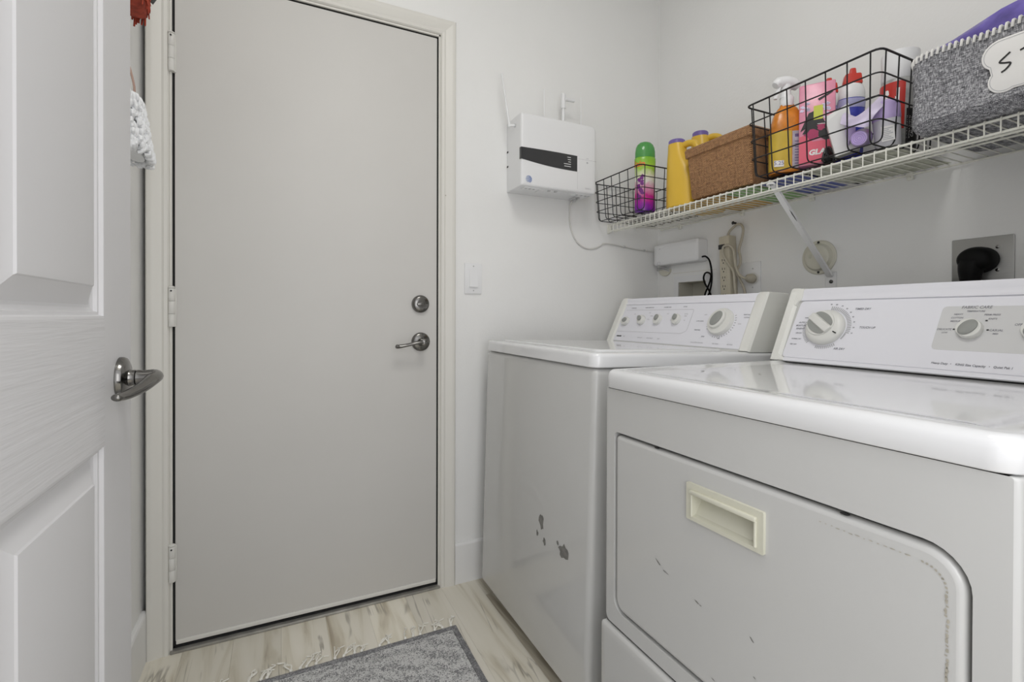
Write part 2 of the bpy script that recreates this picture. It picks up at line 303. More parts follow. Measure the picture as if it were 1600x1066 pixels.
class B:
    def __init__(s): s.bm = bmesh.new()
    def take(s, t, M4=None):
        if M4 is not None: bmesh.ops.transform(t, matrix=M4, verts=t.verts)
        me = bpy.data.meshes.new('tmp'); t.to_mesh(me); t.free(); s.bm.from_mesh(me); bpy.data.meshes.remove(me); return s
    def mesh(s, V, F, M4=None):
        t = bmesh.new(); vs = [t.verts.new(v) for v in V]
        for f in F:
            try: t.faces.new([vs[i] for i in f])
            except ValueError: pass
        return s.take(t, M4)
    def box(s, x0, x1, y0, y1, z0, z1, bev=0.0, seg=2, M4=None):
        t = bmesh.new(); bmesh.ops.create_cube(t, size=1)
        for v in t.verts: v.co = Vector(((x0 + x1) / 2 + v.co.x * (x1 - x0), (y0 + y1) / 2 + v.co.y * (y1 - y0), (z0 + z1) / 2 + v.co.z * (z1 - z0)))
        if bev: bmesh.ops.bevel(t, geom=t.edges[:], offset=bev, segments=seg, profile=0.5, affect='EDGES')
        bmesh.ops.recalc_face_normals(t, faces=t.faces)
        return s.take(t, M4)
    def loft(s, rings, closed_u=True, cap0=True, cap1=True, M4=None):
        t = bmesh.new(); R = [[t.verts.new(p) for p in r] for r in rings]; n = len(R[0])
        for a, b in zip(R, R[1:]):
            for i in range(n if closed_u else n - 1):
                j = (i + 1) % n
                try: t.faces.new((a[i], a[j], b[j], b[i]))
                except ValueError: pass
        if cap0: t.faces.new(R[0][::-1])
        if cap1: t.faces.new(R[-1])
        bmesh.ops.recalc_face_normals(t, faces=t.faces)
        return s.take(t, M4)
    def tube(s, pts, r, n=8, closed=False, caps=True, flat=None):
        P = [Vector(p) for p in pts]; m = len(P); rings = []
        rad = r if isinstance(r, (list, tuple)) else [r] * m
        up = None
        for i in range(m):
            if closed: d = P[(i + 1) % m] - P[i - 1]
            else: d = P[min(i + 1, m - 1)] - P[max(i - 1, 0)]
            d = d.normalized() if d.length > 1e-9 else Vector((0, 0, 1))
            if up is None:
                up = d.cross(Vector((0, 0, 1)) if abs(d.z) < 0.9 else Vector((1, 0, 0))).normalized()
            up = (up - d * up.dot(d)).normalized(); w = d.cross(up)
            k2 = flat or 1.0
            rings.append([P[i] + rad[i] * (math.cos(2 * math.pi * k / n) * up + k2 * math.sin(2 * math.pi * k / n) * w) for k in range(n)])
        if closed: rings.append(rings[0])
        if closed:
            t = bmesh.new(); R = [[t.verts.new(p) for p in q] for q in rings[:-1]]
            for i in range(m):
                a, b = R[i], R[(i + 1) % m]
                for k in range(n):
                    j = (k + 1) % n; t.faces.new((a[k], a[j], b[j], b[k]))
            bmesh.ops.recalc_face_normals(t, faces=t.faces); return s.take(t)
        return s.loft(rings, cap0=caps, cap1=caps)
    def lathe(s, prof, M4, n=32, sx=1.0, sy=1.0, cap0=True, cap1=True):
        rings = [[(max(r, 1e-5) * sx * math.cos(2 * math.pi * k / n), max(r, 1e-5) * sy * math.sin(2 * math.pi * k / n), z) for k in range(n)] for r, z in prof]
        return s.loft(rings, cap0=cap0, cap1=cap1, M4=M4)
    def prism(s, poly, d0, d1, M4=None, bev=0.0, seg=2):
        """2-D outline (u, v) in the frame, from depth d0 to d1 along its normal; front edge bevelled"""
        t = bmesh.new(); a = [t.verts.new((p[0], p[1], d0)) for p in poly]; b = [t.verts.new((p[0], p[1], d1)) for p in poly]
        n = len(poly)
        fr = t.faces.new(b); t.faces.new(a[::-1])
        for i in range(n):
            j = (i + 1) % n; t.faces.new((a[i], a[j], b[j], b[i]))
        bmesh.ops.recalc_face_normals(t, faces=t.faces)
        if bev: bmesh.ops.bevel(t, geom=list(fr.edges), offset=bev, segments=seg, profile=0.5, affect='EDGES')
        return s.take(t, M4)
    def holed(s, outer, inner, d0, d1, M4=None):
        """plate with a hole: outer and inner outlines, from depth d0 to d1"""
        t = bmesh.new(); o = [t.verts.new((*p, d1)) for p in outer]; i_ = [t.verts.new((*p, d1)) for p in inner]
        ed = [t.edges.new((o[k], o[(k + 1) % len(o)])) for k in range(len(o))] + [t.edges.new((i_[k], i_[(k + 1) % len(i_)])) for k in range(len(i_))]
        bmesh.ops.triangle_fill(t, use_beauty=True, edges=ed)
        for loop in (o, i_):
            lo = [t.verts.new((v.co.x, v.co.y, d0)) for v in loop]
            for k in range(len(loop)):
                j = (k + 1) % len(loop)
                t.faces.new((loop[k], loop[j], lo[j], lo[k]))
        bmesh.ops.recalc_face_normals(t, faces=t.faces)
        for f in t.faces:
            if abs(f.normal.z) > 0.9 and f.normal.z * (d1 - d0) < 0: f.normal_flip()
        return s.take(t, M4)
    def text(s, txt, size, M4, x, y, align='CENTER', lift=0.0004, shear=0.0, sx=1.0, bold=0.0, tsc=1.0):
        c = bpy.data.curves.new('t', 'FONT'); c.body = txt; c.size = size * tsc; c.align_x = align; c.align_y = 'CENTER'; c.shear = shear
        c.resolution_u = 2; c.offset = bold
        o = bpy.data.objects.new('t', c); COL.objects.link(o)
        dg = bpy.context.evaluated_depsgraph_get(); dg.update()
        me = bpy.data.meshes.new_from_object(o.evaluated_get(dg))
        bpy.data.objects.remove(o); bpy.data.curves.remove(c)
        t = bmesh.new(); t.from_mesh(me); bpy.data.meshes.remove(me)
        bmesh.ops.transform(t, matrix=M4 @ Matrix.Translation((x, y, lift)) @ Matrix.Diagonal((sx, 1, 1, 1)), verts=t.verts)
        return s.take(t)

def base_of(parent):
    while parent.parent: parent = parent.parent
    return parent
BASE = {}
def obj(name, b, m, parent=None, smooth=True, ang=38, origin=None, kind=None, label=None):
    bm = b.bm
    if parent is not None: org = BASE[base_of(parent).name]
    else: org = Vector(origin) if origin is not None else Vector((0, 0, 0))
    bmesh.ops.translate(bm, verts=bm.verts, vec=-org)
    me = bpy.data.meshes.new(name); bm.to_mesh(me); bm.free()
    if smooth:
        me.shade_smooth(); me.set_sharp_from_angle(angle=math.radians(ang))
    me.materials.append(M[m] if isinstance(m, str) else m)
    o = bpy.data.objects.new(name, me); COL.objects.link(o)
    if parent is not None: o.parent = parent
    else: o.location = org; BASE[o.name] = org
    if kind: o['kind'] = kind
    if label: o['label'] = label
    return o
def thing(name, label, cat, loc, group=None, kind=None):
    o = bpy.data.objects.new(name, None); COL.objects.link(o); o.location = loc; o.empty_display_size = 0.05
    BASE[o.name] = Vector(loc); o['label'] = label; o['category'] = cat
    if group: o['group'] = group
    if kind: o['kind'] = kind
    return o
def tag(o, label, cat, group=None, kind=None):
    o['label'] = label; o['category'] = cat
    if group: o['group'] = group
    if kind: o['kind'] = kind
    return o
def clone(o, off):
    c = o.copy(); COL.objects.link(c); c.location = o.location + Vector(off); return c

D = 1.766; XR = 1.6046; XL = -0.367; YN = 0.085; ZC = 2.75
FX = frame((0, 0, 0), (0, -1, 0), (0, 0, 1))        # placeholder: faces -X (u = -Y, v = Z)
def fx(x, y=0.0, z=0.0): return frame((x, y, z), (0, -1, 0), (0, 0, 1))     # plane facing -X at x; u runs towards the viewer's right
def fy(y, x=0.0, z=0.0): return frame((x, y, z), (1, 0, 0), (0, 0, 1))      # plane facing -Y at y
def axz(x, y, z): return Matrix.Translation((x, y, z))

# ------------------------------------------------------------ room shell
fl = obj('floor', B().box(XL - 0.1, XR + 0.1, -1.3, D + 0.10, -0.06, -0.004), 'floor_base', smooth=False)
tag(fl, 'cream wood-look plank floor with brown veins', 'floor', kind='structure')
PW = 0.1355; GAP = 0.0003
pk = B().box(0, PW - GAP, 0, 1.218, -0.006, 0.0, 0.0003, 1)
pk0 = obj('plank', pk, 'plank', fl, smooth=False)
random.seed(11)
first = True
for i in range(16):
    x = -0.536 + i * PW
    y = -1.3 - random.random() * 0.9
    while y < D + 0.02:
        o = pk0 if first else pk0.copy()
        if not first: COL.objects.link(o); o.parent = fl
        first = False
        o.location = (x, y, 0); y += 1.2195
# wall with the entry door (opening left for the frame)
JX0, JX1, JZ = -0.298, 0.545, 2.074; SX0_, SX1_ = -0.2846, 0.5322
w = B(); w.box(XL - 0.12, XL, D, D + 0.12, 0, ZC); w.box(XL, JX0 - 0.0572, D + 0.05, D + 0.12, 0, ZC); w.box(XL, JX0 - 0.0572, D, D + 0.05, 2.2, ZC); w.box(JX0 - 0.0572, JX0, D, D + 0.12, 0, ZC); w.box(JX1, XR + 0.12, D, D + 0.12, 0, ZC); w.box(JX0, JX1, D, D + 0.12, JZ, ZC)
tag(obj('wall_back', w, 'wall', smooth=False), 'white wall around the flat entry door', 'wall', kind='structure')
# right wall with the washer valve recess
VY0, VY1, VZ0, VZ1 = 1.475, 1.634, 0.985, 1.176
w = B(); w.box(XR, XR + 0.12, YN - 0.13, VY0, 0, ZC); w.box(XR, XR + 0.12, VY1, D + 0.0, 0, ZC)
w.box(XR, XR + 0.12, VY0, VY1, 0, VZ0); w.box(XR, XR + 0.12, VY0, VY1, VZ1, ZC)
tag(obj('wall_right', w, 'wall', smooth=False), 'off-white wall behind the washer and dryer', 'wall', kind='structure')
tag(obj('wall_left', B().box(XL - 0.12, XL, YN - 0.13, D, 0, ZC), 'wall', smooth=False), 'white wall strip behind the open panelled door', 'wall', kind='structure')
w = B(); w.box(XL - 0.12, -0.265, -0.045, YN, 0, ZC); w.box(0.68, XR + 0.12, -0.045, YN, 0, ZC); w.box(-0.265, 0.68, -0.045, YN, 2.06, ZC)
tag(obj('wall_front', w, 'wall', smooth=False), 'white wall with the open doorway', 'wall', kind='structure')
tag(obj('ceiling', B().box(XL - 0.12, XR + 0.12, -0.045, D + 0.12, ZC, ZC + 0.08), 'ceiling', smooth=False), 'white ceiling', 'ceiling', kind='structure')
# baseboards with a rounded top edge
def baseboard(b, fr, length, h=0.153, t=0.013):
    prof = [(0, 0), (t, 0), (t, h - 0.008), (t - 0.003, h - 0.002), (t - 0.007, h), (0, h)]
    return b.loft([[fr @ Vector((0, p[1], p[0])) for p in prof], [fr @ Vector((length, p[1], p[0])) for p in prof]])
tag(obj('baseboard_back', baseboard(B(), fy(D, 0.603), XR - 0.603), 'trim', ang=20), 'white baseboard between the entry door and the washer', 'baseboard', kind='structure')
tag(obj('baseboard_left', baseboard(B(), frame((XL, YN, 0), (0, 1, 0), (0, 0, 1)), D - YN, 0.146), 'trim', ang=20), 'white baseboard seen past the open panelled door', 'baseboard', kind='structure')

# door casing around the entry door (trim_1) with its jamb
def casing_profile(): return [(0, 0.0), (0, 0.006), (0.004, 0.011), (0.012, 0.0125), (0.018, 0.0105), (0.024, 0.012), (0.040, 0.016), (0.0475, 0.0175), (0.054, 0.0165), (0.057, 0.013), (0.057, -0.0)]
CW = 0.057
tr = thing('trim_1', 'cream moulded casing and jamb around the entry door', 'door casing', (0.12, D, 0), kind='structure')
def casing_leg(pts, dirs):
    # sweeps the profile along an outline with mitred corners (x, z on the wall)
    b = B(); rings = []
    for (x, z), (dx, dz) in zip(pts, dirs):
        rings.append([(x + dx * u, D - h, z + dz * u) for u, h in casing_profile()])
    return b.loft(rings)
zt = JZ
obj('casing_left', casing_leg([(JX0, 0.0), (JX0, zt)], [(-1, 0), (-1, 1)]), 'casing', tr, ang=25)
obj('casing_top', casing_leg([(JX0, zt), (JX1, zt)], [(-1, 1), (1, 1)]), 'casing', tr, ang=25)
obj('casing_right', casing_leg([(JX1, 0.0), (JX1, zt)], [(1, 0), (1, 1)]), 'casing', tr, ang=25)
jb = B(); e = 0.0070
jb.box(JX0, JX0 + e, D - 0.004, D + 0.0035, 0, JZ, 0.001, 1); jb.box(JX1 - e, JX1, D - 0.004, D + 0.0035, 0, JZ, 0.001, 1); jb.box(JX0, JX1, D - 0.004, D + 0.0035, JZ - e, JZ, 0.001, 1)
obj('jamb', jb, 'casing', tr, ang=25)
ws = B(); ws.box(JX0 + 0.0005, SX0_ - 0.0005, D + 0.004, D + 0.06, 0.012, JZ - e); ws.box(SX1_ + 0.0005, JX1 - 0.0005, D + 0.004, D + 0.06, 0.012, JZ - e); ws.box(JX0 + e, JX1 - e, D + 0.004, D + 0.06, 2.0612, JZ - 0.0005); ws.box(JX0 + e, JX1 - e, D + 0.05, D + 0.06, 0.0, JZ - e)
obj('gap_shade', ws, 'black_gap', tr, smooth=False, label='black filler that puts shade into the gap around the door')  # black filler darkens the gap and blocks light from behind the door
# threshold
th = thing('trim_2', 'worn metal threshold under the entry door', 'threshold', (0.12, D, 0), kind='structure')
s = B(); s.box(JX0 + 0.001, JX1 - 0.001, D - 0.012, D + 0.045, 0.0, 0.009, 0.002, 2); obj('sill', s, 'sill', th)
s = B(); s.box(JX0 + 0.004, JX1 - 0.004, D + 0.004, D + 0.045, 0.009, 0.017, 0.001, 1); obj('sill_gap_shade', s, 'black_gap', th)  # black box painting in the dark void below the door

# flat entry door
SX0, SX1, SZ0, SZ1 = -0.2846, 0.5322, 0.032, 2.0605
d1 = thing('door_1', 'flat beige-grey entry door closed in the far wall', 'door', (0.124, D, 0.03), kind='structure')
obj('slab', B().box(SX0, SX1, D, D + 0.044, SZ0, SZ1, 0.0015, 2), 'steel_door', d1)
obj('door_sweep', B().box(SX0 + 0.002, SX1 - 0.002, D - 0.004, D + 0.004, SZ0 - 0.009, SZ0 + 0.004, 0.002, 2), 'hinge', d1)
for zb, zt_ in ((1.754, 1.866), (0.988, 1.104), (0.219, 0.327)):
    b = B(); hx = -0.2915; hy = D - 0.0085; n = 3; hh = (zt_ - zb) / n
    for k in range(n): b.lathe([(0.0082, 0.0004), (0.0088, 0.0012), (0.0088, hh - 0.0012), (0.0082, hh - 0.0004)], axz(hx, hy, zb + k * hh), 18)
    b.lathe([(0.006, 0), (0.0092, 0.001), (0.0092, 0.004), (0.004, 0.007)], axz(hx, hy, zt_), 16)
    b.box(hx - 0.0085, hx + 0.011, hy + 0.003, D + 0.003, zb, zt_, 0.0008, 1)
    hg = obj('hinge', b, 'hinge', d1)
    obj('hinge_pin', B().lathe([(0.0025, 0), (0.0025, 0.002)], frame((hx, hy - 0.0088, zt_ - 0.008), (1, 0, 0), (0, 0, 1)), 10), 'ink', hg)
# deadbolt with thumb turn
F = fy(D, 0.4695, 1.0665)
b = B(); b.lathe([(0.0325, 0), (0.0325, 0.006), (0.030, 0.012), (0.024, 0.0155), (0.014, 0.0165)], F, 36)
db = obj('deadbolt', b, 'nickel', d1)
b = B(); R = Matrix.Rotation(math.radians(6), 4, 'Z')
b.prism([(-0.017, -0.003), (0, -0.0065), (0.017, -0.003), (0.017, 0.003), (0, 0.0065), (-0.017, 0.003)], 0.015, 0.028, F @ R, 0.0025, 2)
obj('thumb_turn', b, 'nickel', db)
# lever handle
def rosette(b, F, r=0.0345):
    return b.lathe([(r, 0), (r, 0.004), (r - 0.002, 0.0075), (r - 0.008, 0.0105), (r - 0.016, 0.012), (0.014, 0.014), (0.0125, 0.022), (0.0115, 0.030), (0.0115, 0.05)], F, 40)
F = fy(D, 0.471, 0.927)
lv = obj('lever_handle', rosette(B(), F), 'nickel', d1)
pts = catmull([F @ Vector(p) for p in ((0.012, 0.0, 0.056), (-0.004, 0.001, 0.058), (-0.035, -0.002, 0.058), (-0.065, -0.009, 0.052), (-0.090, -0.013, 0.048), (-0.102, -0.012, 0.049))], 8)
rr = [0.0105 - 0.0025 * min(1, i / 16) + 0.003 * max(0, (i - 24) / 16) for i in range(len(pts))]
rr = [r_ * (1 if i < len(pts) - 5 else max(0.08, math.sqrt(max(0, 1 - ((i - len(pts) + 6) / 5) ** 2)))) for i, r_ in enumerate(rr)]; b = B(); b.tube(pts, rr, 14, flat=0.75); b.lathe([(0.0125, 0.046), (0.0135, 0.05), (0.0125, 0.064), (0.006, 0.067)], F, 24)
obj('lever', b, 'nickel', lv)

# ------------------------------------------------------------ open panelled door at left
DX = -0.225; DY0, DY1, DZ0, DZ1 = 0.10, 1.012, 0.012, 2.04; DT = 0.035
d2 = thing('door_2', 'white moulded panel door standing open at the left', 'door', (DX - DT / 2, 0.11, 0.012), kind='structure')
G = fx(DX)      # u = -Y, v = Z, normal -X ... the seen face looks towards +X, so use the mirrored frame below
G = frame((DX, 0, 0), (0, 1, 0), (0, 0, 1))      # u = Y, v = Z, normal +X
PANELS = [(0.575, 0.877, 1.019, 1.90), (0.575, 0.877, 0.235, 0.839), (0.222, 0.465, 1.019, 1.90), (0.222, 0.465, 0.235, 0.839)]
b = B()
for (u0, u1) in ((DY0, 0.222), (0.465, 0.575), (0.877, DY1)): b.box(u0, u1, DZ0, DZ1, -0.02, 0, M4=G)
obj('stile', b, 'panel_stile', d2, smooth=False)
b = B()
for (v0, v1) in ((DZ0, 0.235), (0.839, 1.019), (1.90, DZ1)):
    for (u0, u1) in ((0.222, 0.465), (0.575, 0.877)): b.box(u0, u1, v0, v1, -0.02, 0, M4=G)
obj('rail', b, 'panel_rail', d2, smooth=False)
obj('core', B().box(DX - DT, DX - 0.0195, DY0, DY1, DZ0, DZ1, 0.001, 1), 'panel_door', d2)
for (u0, u1, v0, v1) in PANELS:
    rings = []
    for ins, dep in ((0, 0), (0.003, -0.0005), (0.005, -0.0055), (0.009, -0.006), (0.0105, -0.0105), (0.015, -0.0125), (0.019, -0.013), (0.024, -0.0115), (0.043, -0.002), (0.0445, 0.0002), (0.047, 0.0006)):
        rings.append([(u0 + ins, v0 + ins, dep), (u1 - ins, v0 + ins, dep), (u1 - ins, v1 - ins, dep), (u0 + ins, v1 - ins, dep)])
    b = B(); b.loft(rings, cap0=False, M4=G)
    obj('door_panel', b, 'panel_door', d2, ang=12)
F = frame((DX, 0.951, 0.9245), (0, 1, 0), (0, 0, 1))
b = B(); b.lathe([(0.0335, 0), (0.0335, 0.004), (0.0315, 0.008), (0.026, 0.0105), (0.017, 0.012), (0.0135, 0.0125), (0.0125, 0.016), (0.0125, 0.020), (0.0105, 0.021), (0.0105, 0.026)], F, 40)
lv = obj('lever_handle', b, 'nickel', d2)
pts = catmull([F @ Vector(p) for p in ((0.013, 0.001, 0.040), (0.0, 0.0, 0.044), (-0.022, -0.003, 0.044), (-0.05, -0.010, 0.038), (-0.080, -0.0155, 0.028), (-0.100, -0.016, 0.022), (-0.110, -0.0155, 0.021))], 8)
b = B(); nn = len(pts); b.tube(pts, [(0.0135 - 0.0062 * min(1, i / 40)) * (1 if i < nn - 7 else max(0.08, math.sqrt(max(0, 1 - ((i - nn + 8) / 7) ** 2)))) for i in range(nn)], 16, flat=0.75)
b.lathe([(0.0125, 0.022), (0.0115, 0.03), (0.0125, 0.043), (0.009, 0.0465), (0.002, 0.0475)], F, 24)
obj('lever', b, 'nickel', lv)

# ------------------------------------------------------------ washing machine (leans back a little on its rear feet)
def text_block(name, items, m, root, F):
    b = B()
    for it in items:
        txt, size, x, y = it[:4]; kw = it[4] if len(it) > 4 else {}
        kw = dict(kw); kw['tsc'] = 0.62; kw['sx'] = 0.9; kw.setdefault('bold', 0.00012)
        b.text(txt, size, F, x, y, **kw)
    return obj(name, b, m, root, smooth=False, kind='stuff')
def top_panel(x0, x1, y0, y1, z0, z1, rc, rf, dip=0.0):
    cx, cy, w, h = (x0 + x1) / 2, (y0 + y1) / 2, x1 - x0, y1 - y0; rings = []
    for ins, z in [(0.002, z0), (0.0, z0 + 0.002)] + [(rf - rf * math.cos(math.radians(a)), z1 - rf + rf * math.sin(math.radians(a))) for a in (0, 18, 36, 54, 72, 90)] + ([(rf + 0.022, z1), (rf + 0.034, z1 - dip), (rf + 0.06, z1 - dip)] if dip else [(rf + 0.03, z1)]):
        rings.append([(p[0], p[1], z) for p in rrect(w - 2 * ins, h - 2 * ins, max(rc - ins, 0.004), 6, cx, cy)])
    return B().loft(rings)
def console_body(x_bot, x_top, y0, y1, z0, z1, xb):
    prof = [(x_bot, z0), (x_top - 0.006, z1 - 0.013), (x_top - 0.001, z1 - 0.004), (x_top + 0.008, z1), (xb - 0.01, z1), (xb, z1 - 0.01), (xb, z0)]
    return B().loft([[(p[0], y, p[1]) for p in prof] for y in (y0, y1)])
def end_cap(F, s0, s1, L, side, xw):
    """thick side moulding of a console: frame outline with an inner rounded corner"""
    pass

W0, W1 = 0.984, 1.672          # washer near and far side
wz = thing('washing_machine', 'white top-loading washer with four small knobs, between dryer and far wall', 'washing machine', (0.98, 1.328, 0.0))
WF = 0.685
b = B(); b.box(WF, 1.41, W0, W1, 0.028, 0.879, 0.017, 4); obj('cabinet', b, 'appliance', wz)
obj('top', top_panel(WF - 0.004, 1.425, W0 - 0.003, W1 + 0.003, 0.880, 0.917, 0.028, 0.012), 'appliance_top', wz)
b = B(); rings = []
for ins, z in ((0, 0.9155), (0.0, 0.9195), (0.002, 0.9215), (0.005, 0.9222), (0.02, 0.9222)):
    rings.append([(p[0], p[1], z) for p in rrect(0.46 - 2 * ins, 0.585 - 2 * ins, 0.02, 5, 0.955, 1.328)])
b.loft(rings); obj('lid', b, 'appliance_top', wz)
for fxx in (0.74, 1.34):
    for fyy in (W0 + 0.06, W1 - 0.06): obj('foot', B().lathe([(0.018, 0), (0.018, 0.01), (0.008, 0.012), (0.008, 0.03)], axz(fxx, fyy, 0), 16), 'ink', wz)
# console
CZ = 0.917; cx0, cxt, czt = 1.232, 1.313, 1.0965
F = frame((cx0, W1, CZ), (0, -1, 0), (cxt - cx0, 0, czt - CZ)); CL = math.hypot(cxt - cx0, czt - CZ); WL = W1 - W0
obj('console', console_body(cx0, cxt, W0 + 0.006, W1 - 0.006, CZ, czt, 1.40), 'appliance', wz, ang=30)
b = B(); b.prism([(0.030, 0.006), (WL - 0.030, 0.006), (WL - 0.034, CL - 0.030), (0.034, CL - 0.030)], 0, 0.0016, F, 0.001, 1); obj('control_panel', b, 'console', wz)
b = B(); b.loft([[F @ Vector((s_, t_, d_)) for t_, d_ in ((CL - 0.030, 0.0), (CL - 0.029, 0.004), (CL - 0.022, 0.0015), (CL - 0.014, 0.002), (CL - 0.008, 0.005), (CL - 0.001, 0.003), (CL - 0.001, -0.004), (CL - 0.03, -0.004))] for s_ in (0.028, WL - 0.028)])
obj('top_rail', b, 'console', wz, ang=50)
def cap_mesh(F, s0, s1, CL, sgn, xback, ztop, zbot):
    # side cap: a bevelled slab whose front follows the slope and wraps over the top
    pr = [(-0.0, -0.001), (-0.007, 0.006), (-0.008, CL - 0.012), (-0.003, CL + 0.001)]
    b = B(); rings = []
    sl = [(s0, 0.0), (s0 + 0.005 * sgn, 0.007), (s1 - 0.008 * sgn, 0.007), (s1, 0.001)]
    poly = []
    for s_, h_ in sl:
        fr = [F @ Vector((s_, 0.0, h_)), F @ Vector((s_, CL * 0.5, h_)), F @ Vector((s_, CL - 0.012, h_)), F @ Vector((s_, CL + h_ * 0.4, h_ * 0.2))]
        y = fr[0].y
        rings.append([tuple(p) for p in fr] + [(xback, y, ztop + h_ * 0.4), (xback, y, zbot)])
    return b.loft(rings)
cp = obj('end_cap', cap_mesh(F, 0.0, 0.040, CL, 1, 1.402, czt, CZ), 'console_cap', wz, ang=35)
obj('end_cap', cap_mesh(F, WL, WL - 0.040, CL, -1, 1.402, czt, CZ), 'console_cap', wz, ang=35)
# small knobs
def small_knob(root, F, s_, t_, rot, r=0.019):
    K = F @ Matrix.Translation((s_, t_, 0.0016)) @ Matrix.Rotation(math.radians(rot), 4, 'Z')
    b = B(); poly = [(r * math.cos(a) if math.cos(a) > -0.2 else r * math.cos(a) * 1.22, r * math.sin(a)) for a in [2 * math.pi * k / 28 for k in range(28)]]
    b.loft([[(p[0], p[1], 0) for p in poly], [(p[0], p[1], 0.008) for p in poly], [(p[0] * 0.9, p[1] * 0.9, 0.012) for p in poly], [(p[0] * 0.72, p[1] * 0.72, 0.0135) for p in poly]], M4=K)
    k = obj('knob', b, 'knob', root)
    g = B(); pl = [(r * 0.18 + p[0] * 0.62, p[1] * 0.50) for p in oval(r, r, 24)]
    g.loft([[(p[0], p[1], 0.012) for p in pl], [(p[0], p[1], 0.0175) for p in pl], [(p[0] * 0.85 + r * 0.03, p[1] * 0.6, 0.020) for p in pl]], M4=K)
    obj('grip', g, 'grip', k)
for s_, t_, rot in ((0.078, 0.092, 20), (0.169, 0.099, 130), (0.260, 0.102, 85), (0.354, 0.104, 95)): small_knob(wz, F, s_, t_, rot, 0.0185)
# cycle dial
K = F @ Matrix.Translation((0.551, 0.095, 0.0016))
b = B(); b.lathe([(0.047, 0), (0.047, 0.008), (0.044, 0.013), (0.037, 0.014)], K, 44); kd = obj('cycle_dial', b, 'knob', wz)
K2 = K @ Matrix.Translation((-0.004, 0.004, 0)) @ Matrix.Rotation(math.radians(62), 4, 'Z')
b = B(); pl = [(p[0] * 0.034, p[1] * 0.027) for p in oval(1, 1, 32)]
b.loft([[(p[0], p[1], 0.013) for p in pl], [(p[0] * 0.97, p[1] * 0.97, 0.021) for p in pl], [(p[0] * 0.82, p[1] * 0.8, 0.023) for p in pl]], M4=K2); obj('dial_cap', b, 'knob', kd)
b = B(); pl = [(p[0] * 0.027, p[1] * 0.018) for p in oval(1, 1, 28)]
b.loft([[(p[0], p[1], 0.0215) for p in pl], [(p[0], p[1], 0.0245) for p in pl], [(p[0] * 0.9, p[1] * 0.55, 0.0265) for p in pl]], M4=K2); obj('grip', b, 'grip', kd)
# printing
b = B()
def strip(b, F, p, q, wdt, lift=0.0019):
    p, q = Vector(p), Vector(q); d = (q - p).normalized(); n = Vector((-d.y, d.x)) * wdt / 2
    V = [(*(p + n), lift), (*(p - n), lift), (*(q - n), lift), (*(q + n), lift)]
    return b.mesh(V, [(0, 1, 2, 3)], F)
out = fillet([(0.045, 0.047, 0), (0.395, 0.049, 0), (0.418, 0.060, 0), (0.418, 0.143, 0), (0.012 + 0.04, 0.143, 0)], 0.008, 3)
for p, q in zip(out, out[1:]): strip(b, F, p.xy, q.xy, 0.0012)
obj('printed_outline', b, 'print_light', wz, smooth=False, kind='stuff')
L = 0.0022
text_block('printed_heading', [('WATER LEVEL', 0.0085, 0.095, 0.152, dict(lift=L)), ('WATER TEMPERATURE', 0.0085, 0.187, 0.153, dict(lift=L)), ('WASH/SPIN SPEED', 0.0085, 0.285, 0.153, dict(lift=L)), ('OPTION', 0.0085, 0.372, 0.154, dict(lift=L)),
    ('ULTRA CLEAN', 0.0088, 0.462, 0.098, dict(lift=L)), ('PERM PRESS', 0.0088, 0.464, 0.065, dict(lift=L)), ('RINSE', 0.009, 0.497, 0.042, dict(lift=L)), ('HEAVY DUTY', 0.0085, 0.640, 0.122, dict(lift=L)), ('COTTON', 0.0085, 0.640, 0.112, dict(lift=L)), ('SPIN', 0.0085, 0.562, 0.038, dict(lift=L))], 'print', wz, F)
text_block('printed_maker_name', [('KENMORE', 0.0115, 0.067, 0.026, dict(lift=L, bold=0.0004))], 'ink', wz, F)
text_block('printed_note', [('SERIES', 0.0075, 0.100, 0.026, dict(lift=L)), ('HEAVY DUTY', 0.008, 0.195, 0.024, dict(lift=L)), ('SUPER CAPACITY', 0.008, 0.25, 0.024, dict(lift=L)), ('QUIET', 0.008, 0.297, 0.024, dict(lift=L)),
    ('DUAL ACTION AGITATOR', 0.008, 0.480, 0.019, dict(lift=L)), ('SELF CLEAN', 0.008, 0.557, 0.019, dict(lift=L)), ('PRE WASH', 0.008, 0.612, 0.019, dict(lift=L)), ('LOW', 0.008, 0.115, 0.125, dict(lift=L)), ('HOT', 0.008, 0.200, 0.130, dict(lift=L)), ('WARM', 0.008, 0.215, 0.117, dict(lift=L)), ('COLD', 0.008, 0.205, 0.102, dict(lift=L)), ('FAST', 0.008, 0.300, 0.126, dict(lift=L)), ('MED', 0.008, 0.328, 0.10, dict(lift=L)), ('SECOND', 0.0075, 0.389, 0.125, dict(lift=L)), ('RINSE', 0.0075, 0.389, 0.117, dict(lift=L)), ('ON', 0.008, 0.391, 0.10, dict(lift=L)), ('LIGHT', 0.008, 0.478, 0.122, dict(lift=L)), ('SOAK', 0.008, 0.622, 0.090, dict(lift=L))], 'print_light', wz, F)
b = B()
for k in range(26):
    a = math.radians(150 + k * 9.5)
    if 215 < math.degrees(a) % 360 < 250: continue
    strip(b, F, (0.551 + 0.050 * math.cos(a), 0.095 + 0.050 * math.sin(a)), (0.551 + 0.056 * math.cos(a), 0.095 + 0.056 * math.sin(a)), 0.003)
obj('dial_marks', b, 'print_light', wz, smooth=False, kind='stuff')
